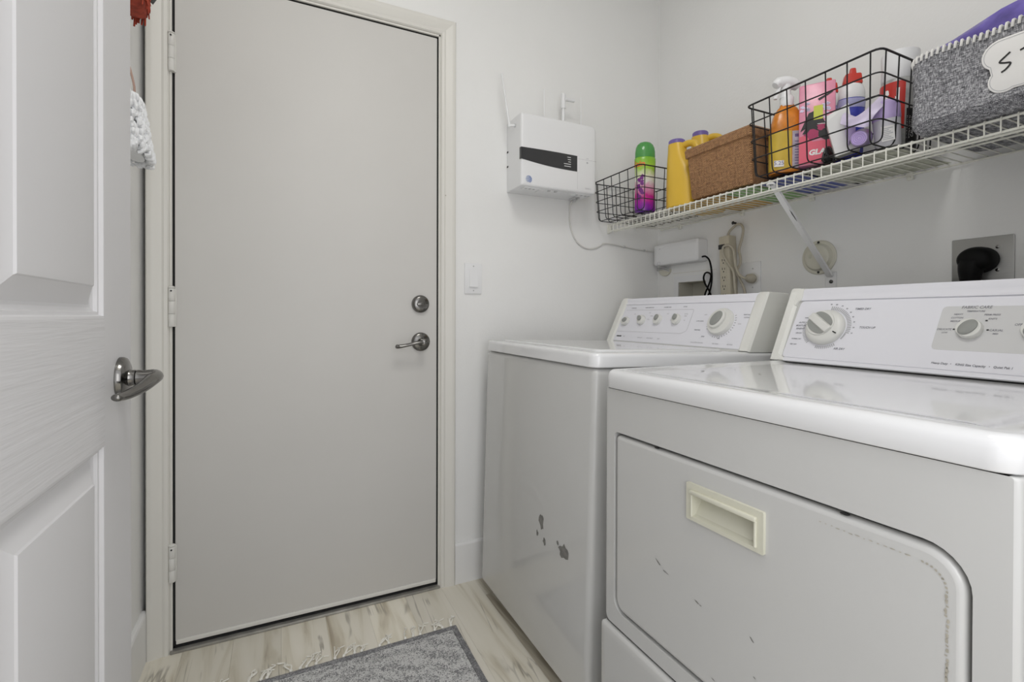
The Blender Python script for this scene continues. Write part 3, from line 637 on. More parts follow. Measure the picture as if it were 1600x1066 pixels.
# chipped paint on the front
def flake(b, F, cx, cy, w, h, seed, rot=0.0):
    rnd = random.Random(seed); pts = []
    for k in range(14):
        a = 2 * math.pi * k / 14; r = 0.65 + 0.5 * rnd.random()
        x, y = r * w / 2 * math.cos(a), r * h / 2 * math.sin(a)
        pts.append((cx + x * math.cos(rot) - y * math.sin(rot), cy + x * math.sin(rot) + y * math.cos(rot)))
    return b.mesh([(p[0], p[1], 0.0004) for p in pts], [list(range(14))], F)
Fw = fx(WF)
b = B()
for c in ((-1.228, 0.394, 0.032, 0.046, 1, 0.15), (-1.250, 0.352, 0.012, 0.020, 2, 0), (-1.208, 0.345, 0.018, 0.022, 3, 0.2), (-1.135, 0.372, 0.012, 0.016, 4, 0.4), (-1.103, 0.360, 0.056, 0.042, 9, 0.3)):
    flake(b, Fw, c[0], c[1] + 0.018, c[2], c[3], c[4], c[5])
obj('paint_chip', b, 'primer', wz, smooth=False, kind='stuff')
wz.rotation_euler = (0, math.radians(1.55), 0)
wz.location = (0.98 - 0.012, 1.328, 0.0088)

# ------------------------------------------------------------ dryer
R0, R1 = 0.2178, 0.908; RF = 0.6728; RT = 0.9039
dr = thing('clothes_dryer', 'white front-loading dryer with a drop-down door, nearest to the camera', 'dryer', (1.03, 0.563, 0))
G = fx(RF)
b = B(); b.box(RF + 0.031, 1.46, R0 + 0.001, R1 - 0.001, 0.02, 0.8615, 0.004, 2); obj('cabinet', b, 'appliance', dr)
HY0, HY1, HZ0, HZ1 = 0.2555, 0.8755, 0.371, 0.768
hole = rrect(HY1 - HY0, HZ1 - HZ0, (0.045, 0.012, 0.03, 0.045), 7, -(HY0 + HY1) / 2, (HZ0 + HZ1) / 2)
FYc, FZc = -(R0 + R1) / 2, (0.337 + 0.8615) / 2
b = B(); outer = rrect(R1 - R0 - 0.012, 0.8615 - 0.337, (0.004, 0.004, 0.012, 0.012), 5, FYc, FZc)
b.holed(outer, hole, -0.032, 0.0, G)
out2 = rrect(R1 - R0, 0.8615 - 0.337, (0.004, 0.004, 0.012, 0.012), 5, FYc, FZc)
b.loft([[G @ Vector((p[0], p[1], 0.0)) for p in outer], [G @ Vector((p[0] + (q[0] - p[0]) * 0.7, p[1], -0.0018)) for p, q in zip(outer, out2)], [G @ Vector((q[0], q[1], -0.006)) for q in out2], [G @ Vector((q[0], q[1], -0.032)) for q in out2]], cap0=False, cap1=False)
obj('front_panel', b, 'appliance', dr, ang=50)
# drop-down door
dw, dh = HY1 - HY0 - 0.010, HZ1 - HZ0 - 0.012; rs = (0.040, 0.010, 0.027, 0.040)
rings = []
for ins, dp in ((0.0, -0.013), (0.0, -0.008), (0.0015, -0.0035), (0.0045, -0.0008), (0.009, 0.0), (0.02, 0.0002)):
    rings.append([(p[0], p[1], dp) for p in rrect(dw - 2 * ins, dh - 2 * ins, tuple(max(0.003, r - ins) for r in rs), 7, -(HY0 + HY1) / 2, (HZ0 + HZ1) / 2 - 0.0005)])
hy, hz = -0.580, 0.691
hcut = rrect(0.132, 0.047, 0.002, 2, hy, hz - 0.0045)
b = B(); b.loft(rings[:-1], cap0=False, cap1=False, M4=G); b.holed([(p[0], p[1]) for p in rings[-2]], hcut, -0.004, 0.0, G); dd = obj('door', b, 'appliance', dr, ang=50)
# recessed handle
hy, hz = -0.580, 0.691
b = B(); o_ = rrect(0.156, 0.066, 0.002, 2, hy, hz); i_ = rrect(0.128, 0.043, 0.002, 2, hy, hz - 0.0045)
b.holed(o_, i_, -0.002, 0.0055, G)
b.box(hy - 0.067, hy + 0.067, hz + 0.0145, hz + 0.0225, 0.004, 0.012, 0.0025, 2, M4=G)
for sx_ in (-0.0665, 0.0625): b.box(hy + sx_, hy + sx_ + 0.004, hz - 0.026, hz + 0.016, 0.004, 0.0085, 0.001, 1, M4=G)
hd = obj('door_handle', b, 'bisque', dd, label='beige recessed pull on the white dryer door', ang=30)
b = B(); u0, u1, v0, v1 = hy - 0.064, hy + 0.064, hz - 0.026, hz + 0.017
V = [(u0, v0, 0.004), (u1, v0, 0.004), (u1, v1, 0.004), (u0, v1, 0.004), (u0 + 0.001, v0 + 0.004, -0.003), (u1 - 0.001, v0 + 0.004, -0.003), (u1 - 0.001, v1 - 0.001, -0.026), (u0 + 0.001, v1 - 0.001, -0.026)]
b.mesh(V, [(0, 1, 5, 4), (1, 2, 6, 5), (2, 3, 7, 6), (3, 0, 4, 7), (4, 5, 6, 7)], G)
obj('handle_cup', b, 'bisque', dd, smooth=False, label='beige hollow of the door pull')
# kick panel
b = B(); rings = []
for ins, dp in ((0, -0.012), (0, 0.004), (0.002, 0.007), (0.006, 0.009), (0.02, 0.0092)):
    rings.append([(p[0], p[1], dp) for p in rrect(R1 - R0 + 0.010 - 2 * ins, 0.309 - 2 * ins, 0.008, 4, FYc, 0.1765)])
b.loft(rings, M4=G); obj('kick_panel', b, 'appliance', dr, ang=50)
obj('seam_shadow_strip', B().box(RF + 0.004, RF + 0.02, R0 + 0.003, R1 - 0.003, 0.328, 0.340), 'dark_metal', dr, smooth=False)
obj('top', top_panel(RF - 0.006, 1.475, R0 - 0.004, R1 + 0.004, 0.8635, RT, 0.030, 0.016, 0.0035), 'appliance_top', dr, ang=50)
for fxx in (0.73, 1.40):
    for fyy in (R0 + 0.06, R1 - 0.06): obj('foot', B().lathe([(0.018, 0), (0.018, 0.01), (0.008, 0.012), (0.008, 0.03)], axz(fxx, fyy, 0), 16), 'ink', dr)
# console
cx0, cxt, czt = 1.2307, 1.3229, 1.1006; CZ = RT
F = frame((cx0, R1, CZ), (0, -1, 0), (cxt - cx0, 0, czt - CZ)); CL = math.hypot(cxt - cx0, czt - CZ); RL = R1 - R0
obj('console', console_body(cx0, cxt, R0 + 0.006, R1 - 0.006, CZ, czt, 1.42), 'appliance', dr, ang=30)
pp = fillet([(0.031, 0.012, 0), (RL - 0.031, 0.012, 0), (RL - 0.040, CL - 0.038, 0), (0.040, CL - 0.038, 0)], 0.012, 4, True)
b = B(); b.prism([(p.x, p.y) for p in pp], 0, 0.0016, F, 0.001, 1); obj('control_panel', b, 'console', dr)
b = B(); b.loft([[F @ Vector((s_, t_, d_)) for t_, d_ in ((CL - 0.038, 0.0), (CL - 0.037, 0.0045), (CL - 0.028, 0.0015), (CL - 0.018, 0.002), (CL - 0.010, 0.0055), (CL - 0.001, 0.003), (CL - 0.001, -0.004), (CL - 0.038, -0.004))] for s_ in (0.0405, RL - 0.0405)])
obj('top_rail', b, 'console', dr, ang=50)
b = B(); b.loft([[F @ Vector((s_, t_, d_)) for t_, d_ in ((0.001, 0.0), (0.001, 0.0045), (0.008, 0.004), (0.012, 0.0))] for s_ in (0.039, RL - 0.039)]); obj('bottom_rail', b, 'console', dr, ang=50)
obj('base_gasket', B().box(cx0 + 0.002, 1.40, R0 + 0.006, R1 - 0.006, CZ - 0.004, CZ + 0.0012), 'black_gap', dr, smooth=False)
for sgn, a0, a1 in ((1, 0.0, 0.0405), (-1, RL, RL - 0.0405)):
    c_ = obj('end_cap', cap_mesh(F, a0, a1 - sgn * 0.010, CL, sgn, 1.422, czt, CZ), 'console_cap', dr, ang=35)
    b = B(); q = a1
    poly = [(a0 + sgn * 0.004, CL - 0.002), (a0 + sgn * 0.004, CL - 0.05), (a1 - sgn * 0.0095, CL - 0.052)] + [(a1 + sgn * (0.0 - 0.0095 + 0.0095 * (1 - math.cos(math.radians(k * 15)))), CL - 0.052 + 0.014 * math.sin(math.radians(k * 15))) for k in range(1, 7)] + [(a1, CL - 0.002)]
    if sgn > 0: poly = poly[::-1]
    b.prism(poly, 0.0, 0.0068, F, 0.002, 2); obj('cap_corner', b, 'console_cap', c_, ang=35); b = B()
    poly = [(a0 + sgn * 0.004, 0.001), (a1 + sgn * 0.001, 0.001), (a1 - sgn * 0.002, 0.009), (a1 - sgn * 0.0095, 0.014), (a0 + sgn * 0.004, 0.03)]
    if sgn < 0: poly = poly[::-1]
    b.prism(poly, 0.0, 0.0068, F, 0.002, 2)
    obj('cap_corner', b, 'console_cap', c_, ang=35)
# timer dial
K = F @ Matrix.Translation((0.127, 0.100, 0.0016))
b = B(); b.lathe([(0.048, 0), (0.048, 0.007), (0.045, 0.012), (0.036, 0.017)], K, 44); td = obj('timer_dial', b, 'knob', dr)
K2 = K @ Matrix.Translation((-0.006, 0.006, 0)) @ Matrix.Rotation(math.radians(-37), 4, 'Z')
b = B(); b.lathe([(0.035, 0.015), (0.034, 0.019), (0.030, 0.020)], K2, 40); b.box(-0.0335, 0.0335, -0.010, 0.010, 0.016, 0.0255, 0.003, 2, M4=K2)
obj('dial_grip', b, 'knob', td)
for sg in (1, -1):
    b = B(); pl = [(0.029 * math.cos(math.radians(a)), sg * (0.0115 + 0.0165 * math.sin(math.radians(a)))) for a in range(0, 181, 15)]
    if sg < 0: pl = pl[::-1]
    b.prism(pl, 0.019, 0.0208, K2); obj('dial_scoop', b, 'grip', td, label='grey scooped half of the dial')
b = B(); strip(b, K, (0.030, -0.016), (0.040, -0.021), 0.003, 0.0172); obj('pointer_mark', b, 'ink', td, smooth=False)
b = B()
def ring_ticks(b, c, r0, r1, a0, a1, n, w):
    for k in range(n):
        a = math.radians(a0 + (a1 - a0) * k / (n - 1))
        strip(b, F, (c[0] + r0 * math.cos(a), c[1] + r0 * math.sin(a)), (c[0] + r1 * math.cos(a), c[1] + r1 * math.sin(a)), w, 0.0021)
ring_ticks(b, (0.127, 0.100), 0.051, 0.061, 88, -12, 22, 0.0028); ring_ticks(b, (0.127, 0.100), 0.051, 0.055, -16, -32, 6, 0.0028)
ring_ticks(b, (0.127, 0.100), 0.051, 0.059, 165, 228, 14, 0.0026); ring_ticks(b, (0.127, 0.100), 0.051, 0.059, 258, 305, 11, 0.0026)
obj('dial_marks', b, 'print_light', dr, smooth=False, kind='stuff')
nums = [(str(v), 0.008, 0.127 + 0.067 * math.cos(math.radians(a)), 0.100 + 0.067 * math.sin(math.radians(a)), dict(lift=L)) for v, a in ((90, 92), (80, 80), (70, 67), (60, 54), (50, 41), (40, 28), (30, 15), (20, 2), (10, -11))]
sh = dict(lift=L, shear=0.2)
text_block('printed_heading', [('TIMED DRY', 0.0125, 0.203, 0.153, sh), ('TOUCH UP', 0.0125, 0.224, 0.103, sh), ('AIR DRY', 0.0125, 0.174, 0.044, sh), ('AUTO', 0.0105, 0.060, 0.114, sh), ('MOISTURE', 0.0105, 0.060, 0.105, sh), ('SENSING', 0.0105, 0.060, 0.096, sh),
    ('LESS DRY', 0.0075, 0.060, 0.083, sh), ('NORMAL DRY', 0.0075, 0.058, 0.066, sh), ('VERY DRY', 0.0075, 0.054, 0.050, sh), ('WRINKLE GUARD', 0.0065, 0.079, 0.128, sh), ('OFF', 0.011, 0.487, 0.116, sh),
    ('FABRIC CARE', 0.0145, 0.419, 0.154, sh), ('TEMPERATURE', 0.008, 0.419, 0.145, sh), ('HEAVY', 0.0085, 0.392, 0.138, sh), ('COTTON', 0.0085, 0.391, 0.130, sh), ('MEDIUM', 0.0085, 0.390, 0.122, sh),
    ('PERM PRESS', 0.0085, 0.446, 0.137, sh), ('KNITS', 0.0085, 0.448, 0.128, sh), ('DELICATE', 0.010, 0.374, 0.103, sh), ('LOW', 0.0075, 0.376, 0.0955, sh), ('CASUAL', 0.010, 0.457, 0.103, sh), ('MED', 0.0075, 0.457, 0.0955, sh),
    ('Heavy Duty', 0.0105, 0.380, 0.0255, sh), ('KING Size Capacity', 0.0105, 0.430, 0.0255, sh), ('Quiet Pak 1', 0.0105, 0.479, 0.0255, sh), ('\u2022', 0.0105, 0.399, 0.0255, sh), ('\u2022', 0.0105, 0.459, 0.0255, sh)] + nums, 'print', dr, F)
# grey field and fabric knob
b = B(); pp = fillet([(0.359, 0.056, 0), (RL - 0.060, 0.056, 0), (RL - 0.060, 0.157, 0), (0.363, 0.157, 0)], 0.010, 4, True); b.prism([(p.x, p.y) for p in pp], 0.0, 0.0019, F); obj('grey_field', b, 'console_grey', dr, smooth=False)
def oval_knob(root, F, s_, t_, rot):
    K = F @ Matrix.Translation((s_, t_, 0.0019)) @ Matrix.Rotation(math.radians(rot), 4, 'Z')
    b = B(); b.lathe([(0.0215, 0), (0.0215, 0.008), (0.020, 0.011), (0.016, 0.0115)], K, 36); k = obj('selector_knob', b, 'knob', root)
    g = B(); pl = [(p[0] * 0.0185, p[1] * 0.0125) for p in oval(1, 1, 28)]
    g.loft([[(p[0], p[1], 0.011) for p in pl], [(p[0], p[1], 0.014) for p in pl], [(p[0] * 0.88, p[1] * 0.6, 0.0165) for p in pl]], M4=K); obj('grip', g, 'grip', k)
oval_knob(dr, F, 0.417, 0.104, 52); oval_knob(dr, F, 0.515, 0.104, 52)
b = B()
for s_, t_ in ((0.3905, 0.1035), (0.4445, 0.1035), (0.4395, 0.124)): strip(b, F, (s_ - 0.0018, t_), (s_ + 0.0018, t_), 0.003, 0.0023)
obj('selector_marks', b, 'ink', dr, smooth=False, kind='stuff')
# wear: small scratches on the door and top, rusty line along the door edge, two hinge slots
b = B()
for c in ((-0.735, 0.540, 0.018, 0.003, 1, -0.5), (-0.715, 0.530, 0.016, 0.002, 2, -0.15), (-0.637, 0.514, 0.012, 0.003, 3, -0.3), (-0.628, 0.512, 0.006, 0.002, 4, 0), (-0.525, 0.514, 0.010, 0.0025, 6, -0.7), (-0.52, 0.457, 0.006, 0.002, 7, -0.3), (-0.60, 0.40, 0.008, 0.002, 8, -0.2)):
    flake(b, frame((RF - 0.0002, 0, 0), (0, -1, 0), (0, 0, 1)), *c[:6])
FT = frame((0, 0, RT - 0.0033), (1, 0, 0), (0, 1, 0))
for x, y, w_, h_, sd, a in ((0.86, 0.80, 0.018, 0.004, 1, 0.3), (0.95, 0.79, 0.01, 0.003, 2, 0.4), (0.83, 0.86, 0.010, 0.002, 3, 0.2), (0.93, 0.71, 0.012, 0.004, 5, 0.6), (1.10, 0.80, 0.022, 0.002, 6, 0.9), (1.02, 0.66, 0.008, 0.003, 7, 0.4)):
    flake(b, FT, x, y, w_, h_, sd, a)
obj('scratch', b, 'primer', dr, smooth=False, kind='stuff')
b = B(); rnd = random.Random(3); GR = frame((RF - 0.0003, 0, 0), (0, -1, 0), (0, 0, 1))
for k in range(26): flake(b, GR, -0.2775 + rnd.uniform(-0.0012, 0.0012), 0.712 - k * 0.0055, 0.0032, 0.006 * rnd.uniform(0.3, 1.4), k, 0)
for k in range(9):
    a = math.radians(k * 11); flake(b, GR, -0.3015 + 0.024 * math.cos(a), 0.717 + 0.024 * math.sin(a), 0.0028, 0.003, 50 + k, a)
for k in range(14): flake(b, GR, -0.315 - k * 0.008, 0.7415 + rnd.uniform(-0.0007, 0.0007), 0.006 * rnd.uniform(0.3, 1.2), 0.0014, 80 + k, 0)
obj('edge_stain', b, 'rust', dd, smooth=False, label='brown wear line along the door edge', kind='stuff')
b = B()
for y in (0.388, 0.743): b.prism([(p[0] - y, p[1] + 0.7635) for p in oval(0.006, 0.0016, 12)], -0.004, -0.001, G)
obj('hinge_slot', b, 'ink', dr, smooth=False, kind='stuff')

# ------------------------------------------------------------ wire shelf
SF, SZ = 1.309, 1.4227
SY0, SY1 = 0.10, 1.736
sh_ = thing('wire_shelf', 'long white vinyl-coated wire shelf on the right wall above both machines', 'shelf', (XR, 0.9, SZ))
wr = 0.0016
pts = fillet([(XR - 0.004, SY0, SZ + 0.004), (SF - 0.004, SY0, SZ + 0.004), (SF - 0.004, SY0, SZ - 0.029)], 0.004, 3)
w0 = obj('deck_wire', B().tube(pts, wr, 6), 'wire_white', sh_)
n = int((SY1 - SY0) / 0.0254)
for k in range(1, n + 1):
    c = w0.copy(); COL.objects.link(c); c.parent = sh_; c.location = (0, k * (SY1 - SY0) / n, 0)
for x, z, r_ in ((SF - 0.0005, SZ, 0.0029), (SF - 0.0005, SZ - 0.027, 0.0029), (SF + 0.022, SZ - 0.027, 0.0029), (XR - 0.007, SZ, 0.0027), (1.455, SZ - 0.0005, 0.0027)):
    obj('rail', B().tube([(x, SY0 - 0.004, z), (x, SY1 + 0.004, z)], r_, 8), 'wire_white', sh_)
for y in (0.42, 0.75, 1.03, 1.30, 1.62):
    b = B(); b.box(XR - 0.011, XR - 0.0005, y - 0.008, y + 0.008, SZ - 0.014, SZ + 0.008, 0.002, 2); b.lathe([(0.0035, 0), (0.0035, 0.003), (0.001, 0.004)], fx(XR - 0.011, y, SZ - 0.008), 12)
    obj('wall_clip', b, 'wire_white', sh_)
b = B(); b.box(1.3165, 1.3215, SY1 + 0.006, D - 0.001, SZ - 0.030, SZ + 0.004, 0.001, 1); b.box(1.312, 1.326, D - 0.004, D - 0.0005, SZ - 0.034, SZ + 0.008, 0.001, 1); obj('end_bracket', b, 'wire_white', sh_)
# diagonal strut with hinge tab, screwed to the wall
P0, P1 = Vector((SF + 0.004, 0.965, SZ - 0.012)), Vector((XR - 0.008, 0.969, 1.152))
st = thing('shelf_bracket', 'white diagonal steel strut bracing the wire shelf across the round cover', 'bracket', P1)
d_ = (P1 - P0).normalized(); Ft = frame(P0, d_, (0, 1, 0)); Ln = (P1 - P0).length
b = B(); prof = [(-0.0085, 0.0), (-0.0085, 0.008), (-0.007, 0.008), (-0.007, 0.0015), (0.007, 0.0015), (0.007, 0.008), (0.0085, 0.008), (0.0085, 0.0)]
# the channel is open towards the wall side
Fn = frame(P0, d_, (0, 1, 0))
b.loft([[Fn @ Vector((u_, p[0], p[1])) for p in prof] for u_ in (0.0, Ln)])
obj('strut', b, 'strut', st, ang=20)
b = B(); b.box(XR - 0.003, XR - 0.0005, 0.951, 0.987, 1.085, 1.168, 0.001, 1); obj('wall_tab', b, 'strut', st)
b = B(); b.lathe([(0.006, 0), (0.006, 0.002), (0.002, 0.004)], fx(XR - 0.003, 0.967, 1.137), 14); obj('screw', b, 'dark_metal', st)
b = B(); b.tube(catmull([P0 + Vector((0.004, 0.009, -0.002)), P0 + Vector((-0.010, 0.009, 0.004)), P0 + Vector((-0.010, -0.009, 0.004)), P0 + Vector((0.004, -0.009, -0.002))], 5), 0.003, 8); obj('hook', b, 'strut', st)
b = B(); flake(b, frame(P0 + d_ * 0.12 + Vector((0, 0, 0)) , d_, (0, 1, 0)) @ Matrix.Rotation(math.pi, 4, 'X'), 0, 0.0065, 0.05, 0.003, 5); obj('paint_scratch', b, 'ink', st, smooth=False)

# ------------------------------------------------------------ wire baskets
def wire_basket(name, label, X0, X1, Y0, Y1, z0, z1, nx, ny, nz, tap, wr_=0.0017):
    t = thing(name, label, 'basket', ((X0 + X1) / 2, (Y0 + Y1) / 2, z0), 'black wire baskets on the shelf')
    r_ = wr_
    x0, x1, y0, y1 = X0 + tap, X1 - tap, Y0 + tap, Y1 - tap
    for k in range(ny):
        f = k / (ny - 1) if ny > 1 else 0.5; yt = Y0 + 0.022 + (Y1 - Y0 - 0.044) * f; yb = y0 + 0.018 + (y1 - y0 - 0.036) * f
        obj('wire', B().tube(fillet([(X0, yt, z1), (x0, yb, z0), (x1, yb, z0), (X1, yt, z1)], 0.016, 4), r_, 6), 'wire_black', t)
    for k in range(nx):
        f = k / (nx - 1) if nx > 1 else 0.5; xt = X0 + 0.022 + (X1 - X0 - 0.044) * f; xb = x0 + 0.018 + (x1 - x0 - 0.036) * f
        obj('wire', B().tube(fillet([(xt, Y0, z1), (xb, y0, z0 + 0.0032), (xb, y1, z0 + 0.0032), (xt, Y1, z1)], 0.016, 4), r_, 6), 'wire_black', t)
    for k in range(1, nz + 1):
        f = k / nz; z = z0 + (z1 - z0) * f; a = tap * (1 - f) - 0.001
        loop = fillet([(X0 + a, Y0 + a, z), (X1 - a, Y0 + a, z), (X1 - a, Y1 - a, z), (X0 + a, Y1 - a, z)], 0.02, 4, True)
        obj('rim' if k == nz else 'wire', B().tube(loop, wr_ * 1.4 if k == nz else r_, 7, closed=True), 'wire_black', t)
    return t
BZ1 = 1.4315
wire_basket('wire_basket', 'black wire basket at the far shelf end holding the green and purple bottle', 1.228, 1.565, 1.447, 1.752, BZ1, 1.598, 7, 6, 4, 0.010)
BZ2 = 1.4415
wire_basket('wire_basket', 'larger black wire basket packed with cleaning bottles, beside the grey fabric bin', 1.272, 1.54, 0.658, 1.021, BZ2, 1.656, 5, 7, 4, 0.010, 0.0019)

# scent-bead bottle in the far basket
g = thing('scent_bottle', 'green, white, pink and purple oval bottle standing in the far wire basket', 'bottle', (1.315, 1.522, BZ1 + 0.0052))
bx, by, bz = g.location
def oval_rings(cx, cy, prof, a, b_, rot=0.0, n=32, sq=1.0):
    out = []
    for k, z in prof:
        ring = []
        for i in range(n):
            t = 2 * math.pi * i / n; c, s_ = math.cos(t), math.sin(t)
            c = math.copysign(abs(c) ** sq, c); s_ = math.copysign(abs(s_) ** sq, s_)
            x, y = a * k * c, b_ * k * s_
            out_x = cx + x * math.cos(rot) - y * math.sin(rot); out_y = cy + x * math.sin(rot) + y * math.cos(rot)
            ring.append((out_x, out_y, z))
        out.append(ring)
    return out
rt = math.radians(-26)
obj('bottle_body', B().loft(oval_rings(bx, by, [(0.90, bz), (0.97, bz + 0.004), (0.99, bz + 0.012), (0.97, bz + 0.06), (0.94, bz + 0.11), (0.97, bz + 0.16), (1.0, bz + 0.20), (1.0, bz + 0.212), (0.95, bz + 0.216)], 0.0415, 0.028, rt)), 'scent_sleeve', g)
obj('cap', B().loft(oval_rings(bx, by, [(0.93, bz + 0.2165), (0.95, bz + 0.219), (0.94, bz + 0.240), (0.88, bz + 0.256), (0.75, bz + 0.268), (0.52, bz + 0.277), (0.2, bz + 0.281)], 0.0415, 0.028, rt)), 'green_cap', g)
Fb = frame((bx, by, bz), (math.cos(rt), math.sin(rt), 0), (0, 0, 1))
def curved_text(b, txt, size, Fb, s0, z0, a, b_, k=1.0, **kw):
    t = B(); t.text(txt, size, Matrix.Identity(4), s0, z0, lift=0, **kw)
    for v in t.bm.verts:
        th = -math.pi / 2 + v.co.x / ((a + b_) / 2); v.co = Vector((a * k * 1.012 * math.cos(th), v.co.y, -b_ * k * 1.012 * math.sin(th)))
    return b.take(t.bm, Fb)
obj('label_name', curved_text(B(), 'Gain', 0.030, Fb, -0.034, 0.188, 0.0415, 0.028, 1.0, shear=0.1, bold=0.0008), 'orange_txt', g, smooth=False)
b = B()
rnd = random.Random(4)
for k in range(13):
    t_ = B(); F0 = Matrix.Identity(4)
    flake(t_, F0, -0.022 + rnd.uniform(-0.010, 0.010), 0.05 + k * 0.0075, 0.016, 0.014, k + 10, rnd.uniform(0, 3))
    for v in t_.bm.verts:
        th = -math.pi / 2 + v.co.x / 0.0347; v.co = Vector((0.0415 * 1.004 * math.cos(th), v.co.y, -0.028 * 1.004 * math.sin(th)))
    b.take(t_.bm, Fb)
obj('label_flower', b, 'purple_deco', g, smooth=False, kind='stuff')

# yellow jugs
def jug(label, cx, cy, z0, h, rot, a=0.062, b_=0.047):
    t = thing('detergent_jug', label, 'jug', (cx, cy, z0), 'yellow jugs on the shelf')
    c, s_ = math.cos(rot), math.sin(rot)
    def W(x, y, z): return Vector((cx + x * c - y * s_, cy + x * s_ + y * c, z0 + z))
    rings = []
    for f, kx, ky, ox in ((0, 0.93, 0.93, 0), (0.015, 1, 1, 0), (0.35, 1.0, 1.0, 0), (0.55, 0.86, 0.93, -0.007), (0.70, 0.66, 0.82, -0.018), (0.80, 0.55, 0.70, -0.024), (0.90, 0.50, 0.62, -0.027), (0.93, 0.47, 0.60, -0.028), (0.935, 0.40, 0.50, -0.028)):
        ring = []
        for i in range(32):
            q = 2 * math.pi * i / 32; ring.append(tuple(W(ox + a * kx * math.copysign(abs(math.cos(q)) ** 0.8, math.cos(q)), b_ * ky * math.copysign(abs(math.sin(q)) ** 0.8, math.sin(q)), h * f)))
        rings.append(ring)
    obj('jug_body', B().loft(rings), 'yellow_jug', t)
    pts = catmull([W(-0.006, 0, h * 0.885), W(0.020, 0, h * 0.905), (W(0.046, 0, h * 0.87)), W(0.057, 0, h * 0.76), W(0.054, 0, h * 0.60), W(0.046, 0, h * 0.45)], 8)
    obj('handle', B().tube(pts, [0.0125 + 0.006 * max(0, i - 22) / 18 for i in range(len(pts))], 12), 'yellow_jug', t)
    K = Matrix.Translation(W(-0.028, 0, h * 0.93))
    b = B(); b.lathe([(0.0285, 0), (0.0285, h * 0.05), (0.027, h * 0.058), (0.02, h * 0.06)], K, 32)
    for i in range(28):
        q = 2 * math.pi * i / 28; b.tube([K @ Vector((0.0287 * math.cos(q), 0.0287 * math.sin(q), 0.001)), K @ Vector((0.0287 * math.cos(q), 0.0287 * math.sin(q), h * 0.05))], 0.0012, 4)
    obj('cap', b, 'purple_cap', t)
    return t
jug('yellow jug with purple cap standing between the far wire basket and the woven basket', 1.364, 1.366, SZ + 0.0062, 0.262, math.radians(-74))
jug('taller yellow jug with purple cap standing behind the woven basket near the wall', 1.506, 1.384, SZ + 0.0062, 0.322, math.radians(-66), 0.066, 0.05)

# woven basket
wk = thing('woven_basket', 'brown woven seagrass basket with folded rim, between yellow jugs and full wire basket', 'basket', (1.40, 1.155, 1.436))
z0 = 1.4375
def rect_ring(x0, x1, y0, y1, z, r=0.008, n=4): return [(p[0], p[1], z) for p in rrect(x1 - x0, y1 - y0, r, n, (x0 + x1) / 2, (y0 + y1) / 2)]
def bk(f, o=0.0):      # outline at height fraction f
    return (1.317 - 0.014 * f - o, 1.455 + 0.008 * f + o, 1.037 - 0.005 * f - o, 1.283 + 0.010 * f + o)
H = 0.172
rings = [rect_ring(*bk(0.0, -0.004), z0), rect_ring(*bk(0.03), z0 + 0.006), rect_ring(*bk(0.5), z0 + H * 0.5), rect_ring(*bk(1.0), z0 + H), rect_ring(*bk(1.0, -0.006), z0 + H), rect_ring(*bk(0.5, -0.006), z0 + H * 0.5), rect_ring(*bk(0.05, -0.008), z0 + 0.008)]
obj('basket_body', B().loft(rings), 'wicker', wk)
rings = [rect_ring(*bk(0.84, 0.0), z0 + H * 0.845), rect_ring(*bk(0.84, 0.0055), z0 + H * 0.845), rect_ring(*bk(1.0, 0.0060), z0 + H * 0.99), rect_ring(*bk(1.0, 0.002), z0 + H + 0.004), rect_ring(*bk(1.0, -0.004), z0 + H + 0.004), rect_ring(*bk(1.0, -0.0065), z0 + H)]
obj('rim', B().loft(rings, cap0=False, cap1=False), 'wicker', wk)

# flat packets lying on the shelf under the baskets
def packet(label, x0, x1, y0, y1, h, m, seed, z=SZ + 0.0058):
    rnd = random.Random(seed); nx, ny = 10, 8; V = []; F_ = []
    for side in (0, 1):
        for i in range(nx + 1):
            for j in range(ny + 1):
                u, v = i / nx, j / ny; e_ = (math.sin(math.pi * u) * math.sin(math.pi * v)) ** 0.35
                zz = z + (h * e_ * (0.85 + 0.15 * math.sin(9 * u + seed) * math.cos(7 * v)) if side else 0)
                V.append((x0 + (x1 - x0) * u, y0 + (y1 - y0) * v + 0.004 * math.sin(6 * u + seed), zz))
    o_ = (nx + 1) * (ny + 1)
    for i in range(nx):
        for j in range(ny):
            a = i * (ny + 1) + j; q = (a, a + 1, a + ny + 2, a + ny + 1); F_.append(q); F_.append(tuple(o_ + k for k in q[::-1]))
    b = B(); b.mesh(V, F_); bmesh.ops.remove_doubles(b.bm, verts=b.bm.verts, dist=1e-5); bmesh.ops.recalc_face_normals(b.bm, faces=b.bm.faces)
    return tag(obj('flat_packet', b, m, origin=((x0 + x1) / 2, (y0 + y1) / 2, z)), label, 'packet', 'flat packets lying on the wire shelf')
packet('golden yellow flat packet lying under the woven basket', 1.325, 1.590, 1.160, 1.305, 0.008, 'pack_gold', 1)
packet('green flat packet on the shelf below the right end of the woven basket', 1.325, 1.590, 1.035, 1.150, 0.008, 'pack_green', 2)
packet('dark blue flat packet lying under the far half of the full wire basket', 1.325, 1.575, 0.895, 1.025, 0.008, 'pack_blue', 3)
packet('pale grey-green flat packet lying under the near half of the full wire basket', 1.325, 1.590, 0.655, 0.885, 0.008, 'pack_pale', 4)

# ------------------------------------------------------------ contents of the full wire basket
IZ = BZ2 + 0.0055
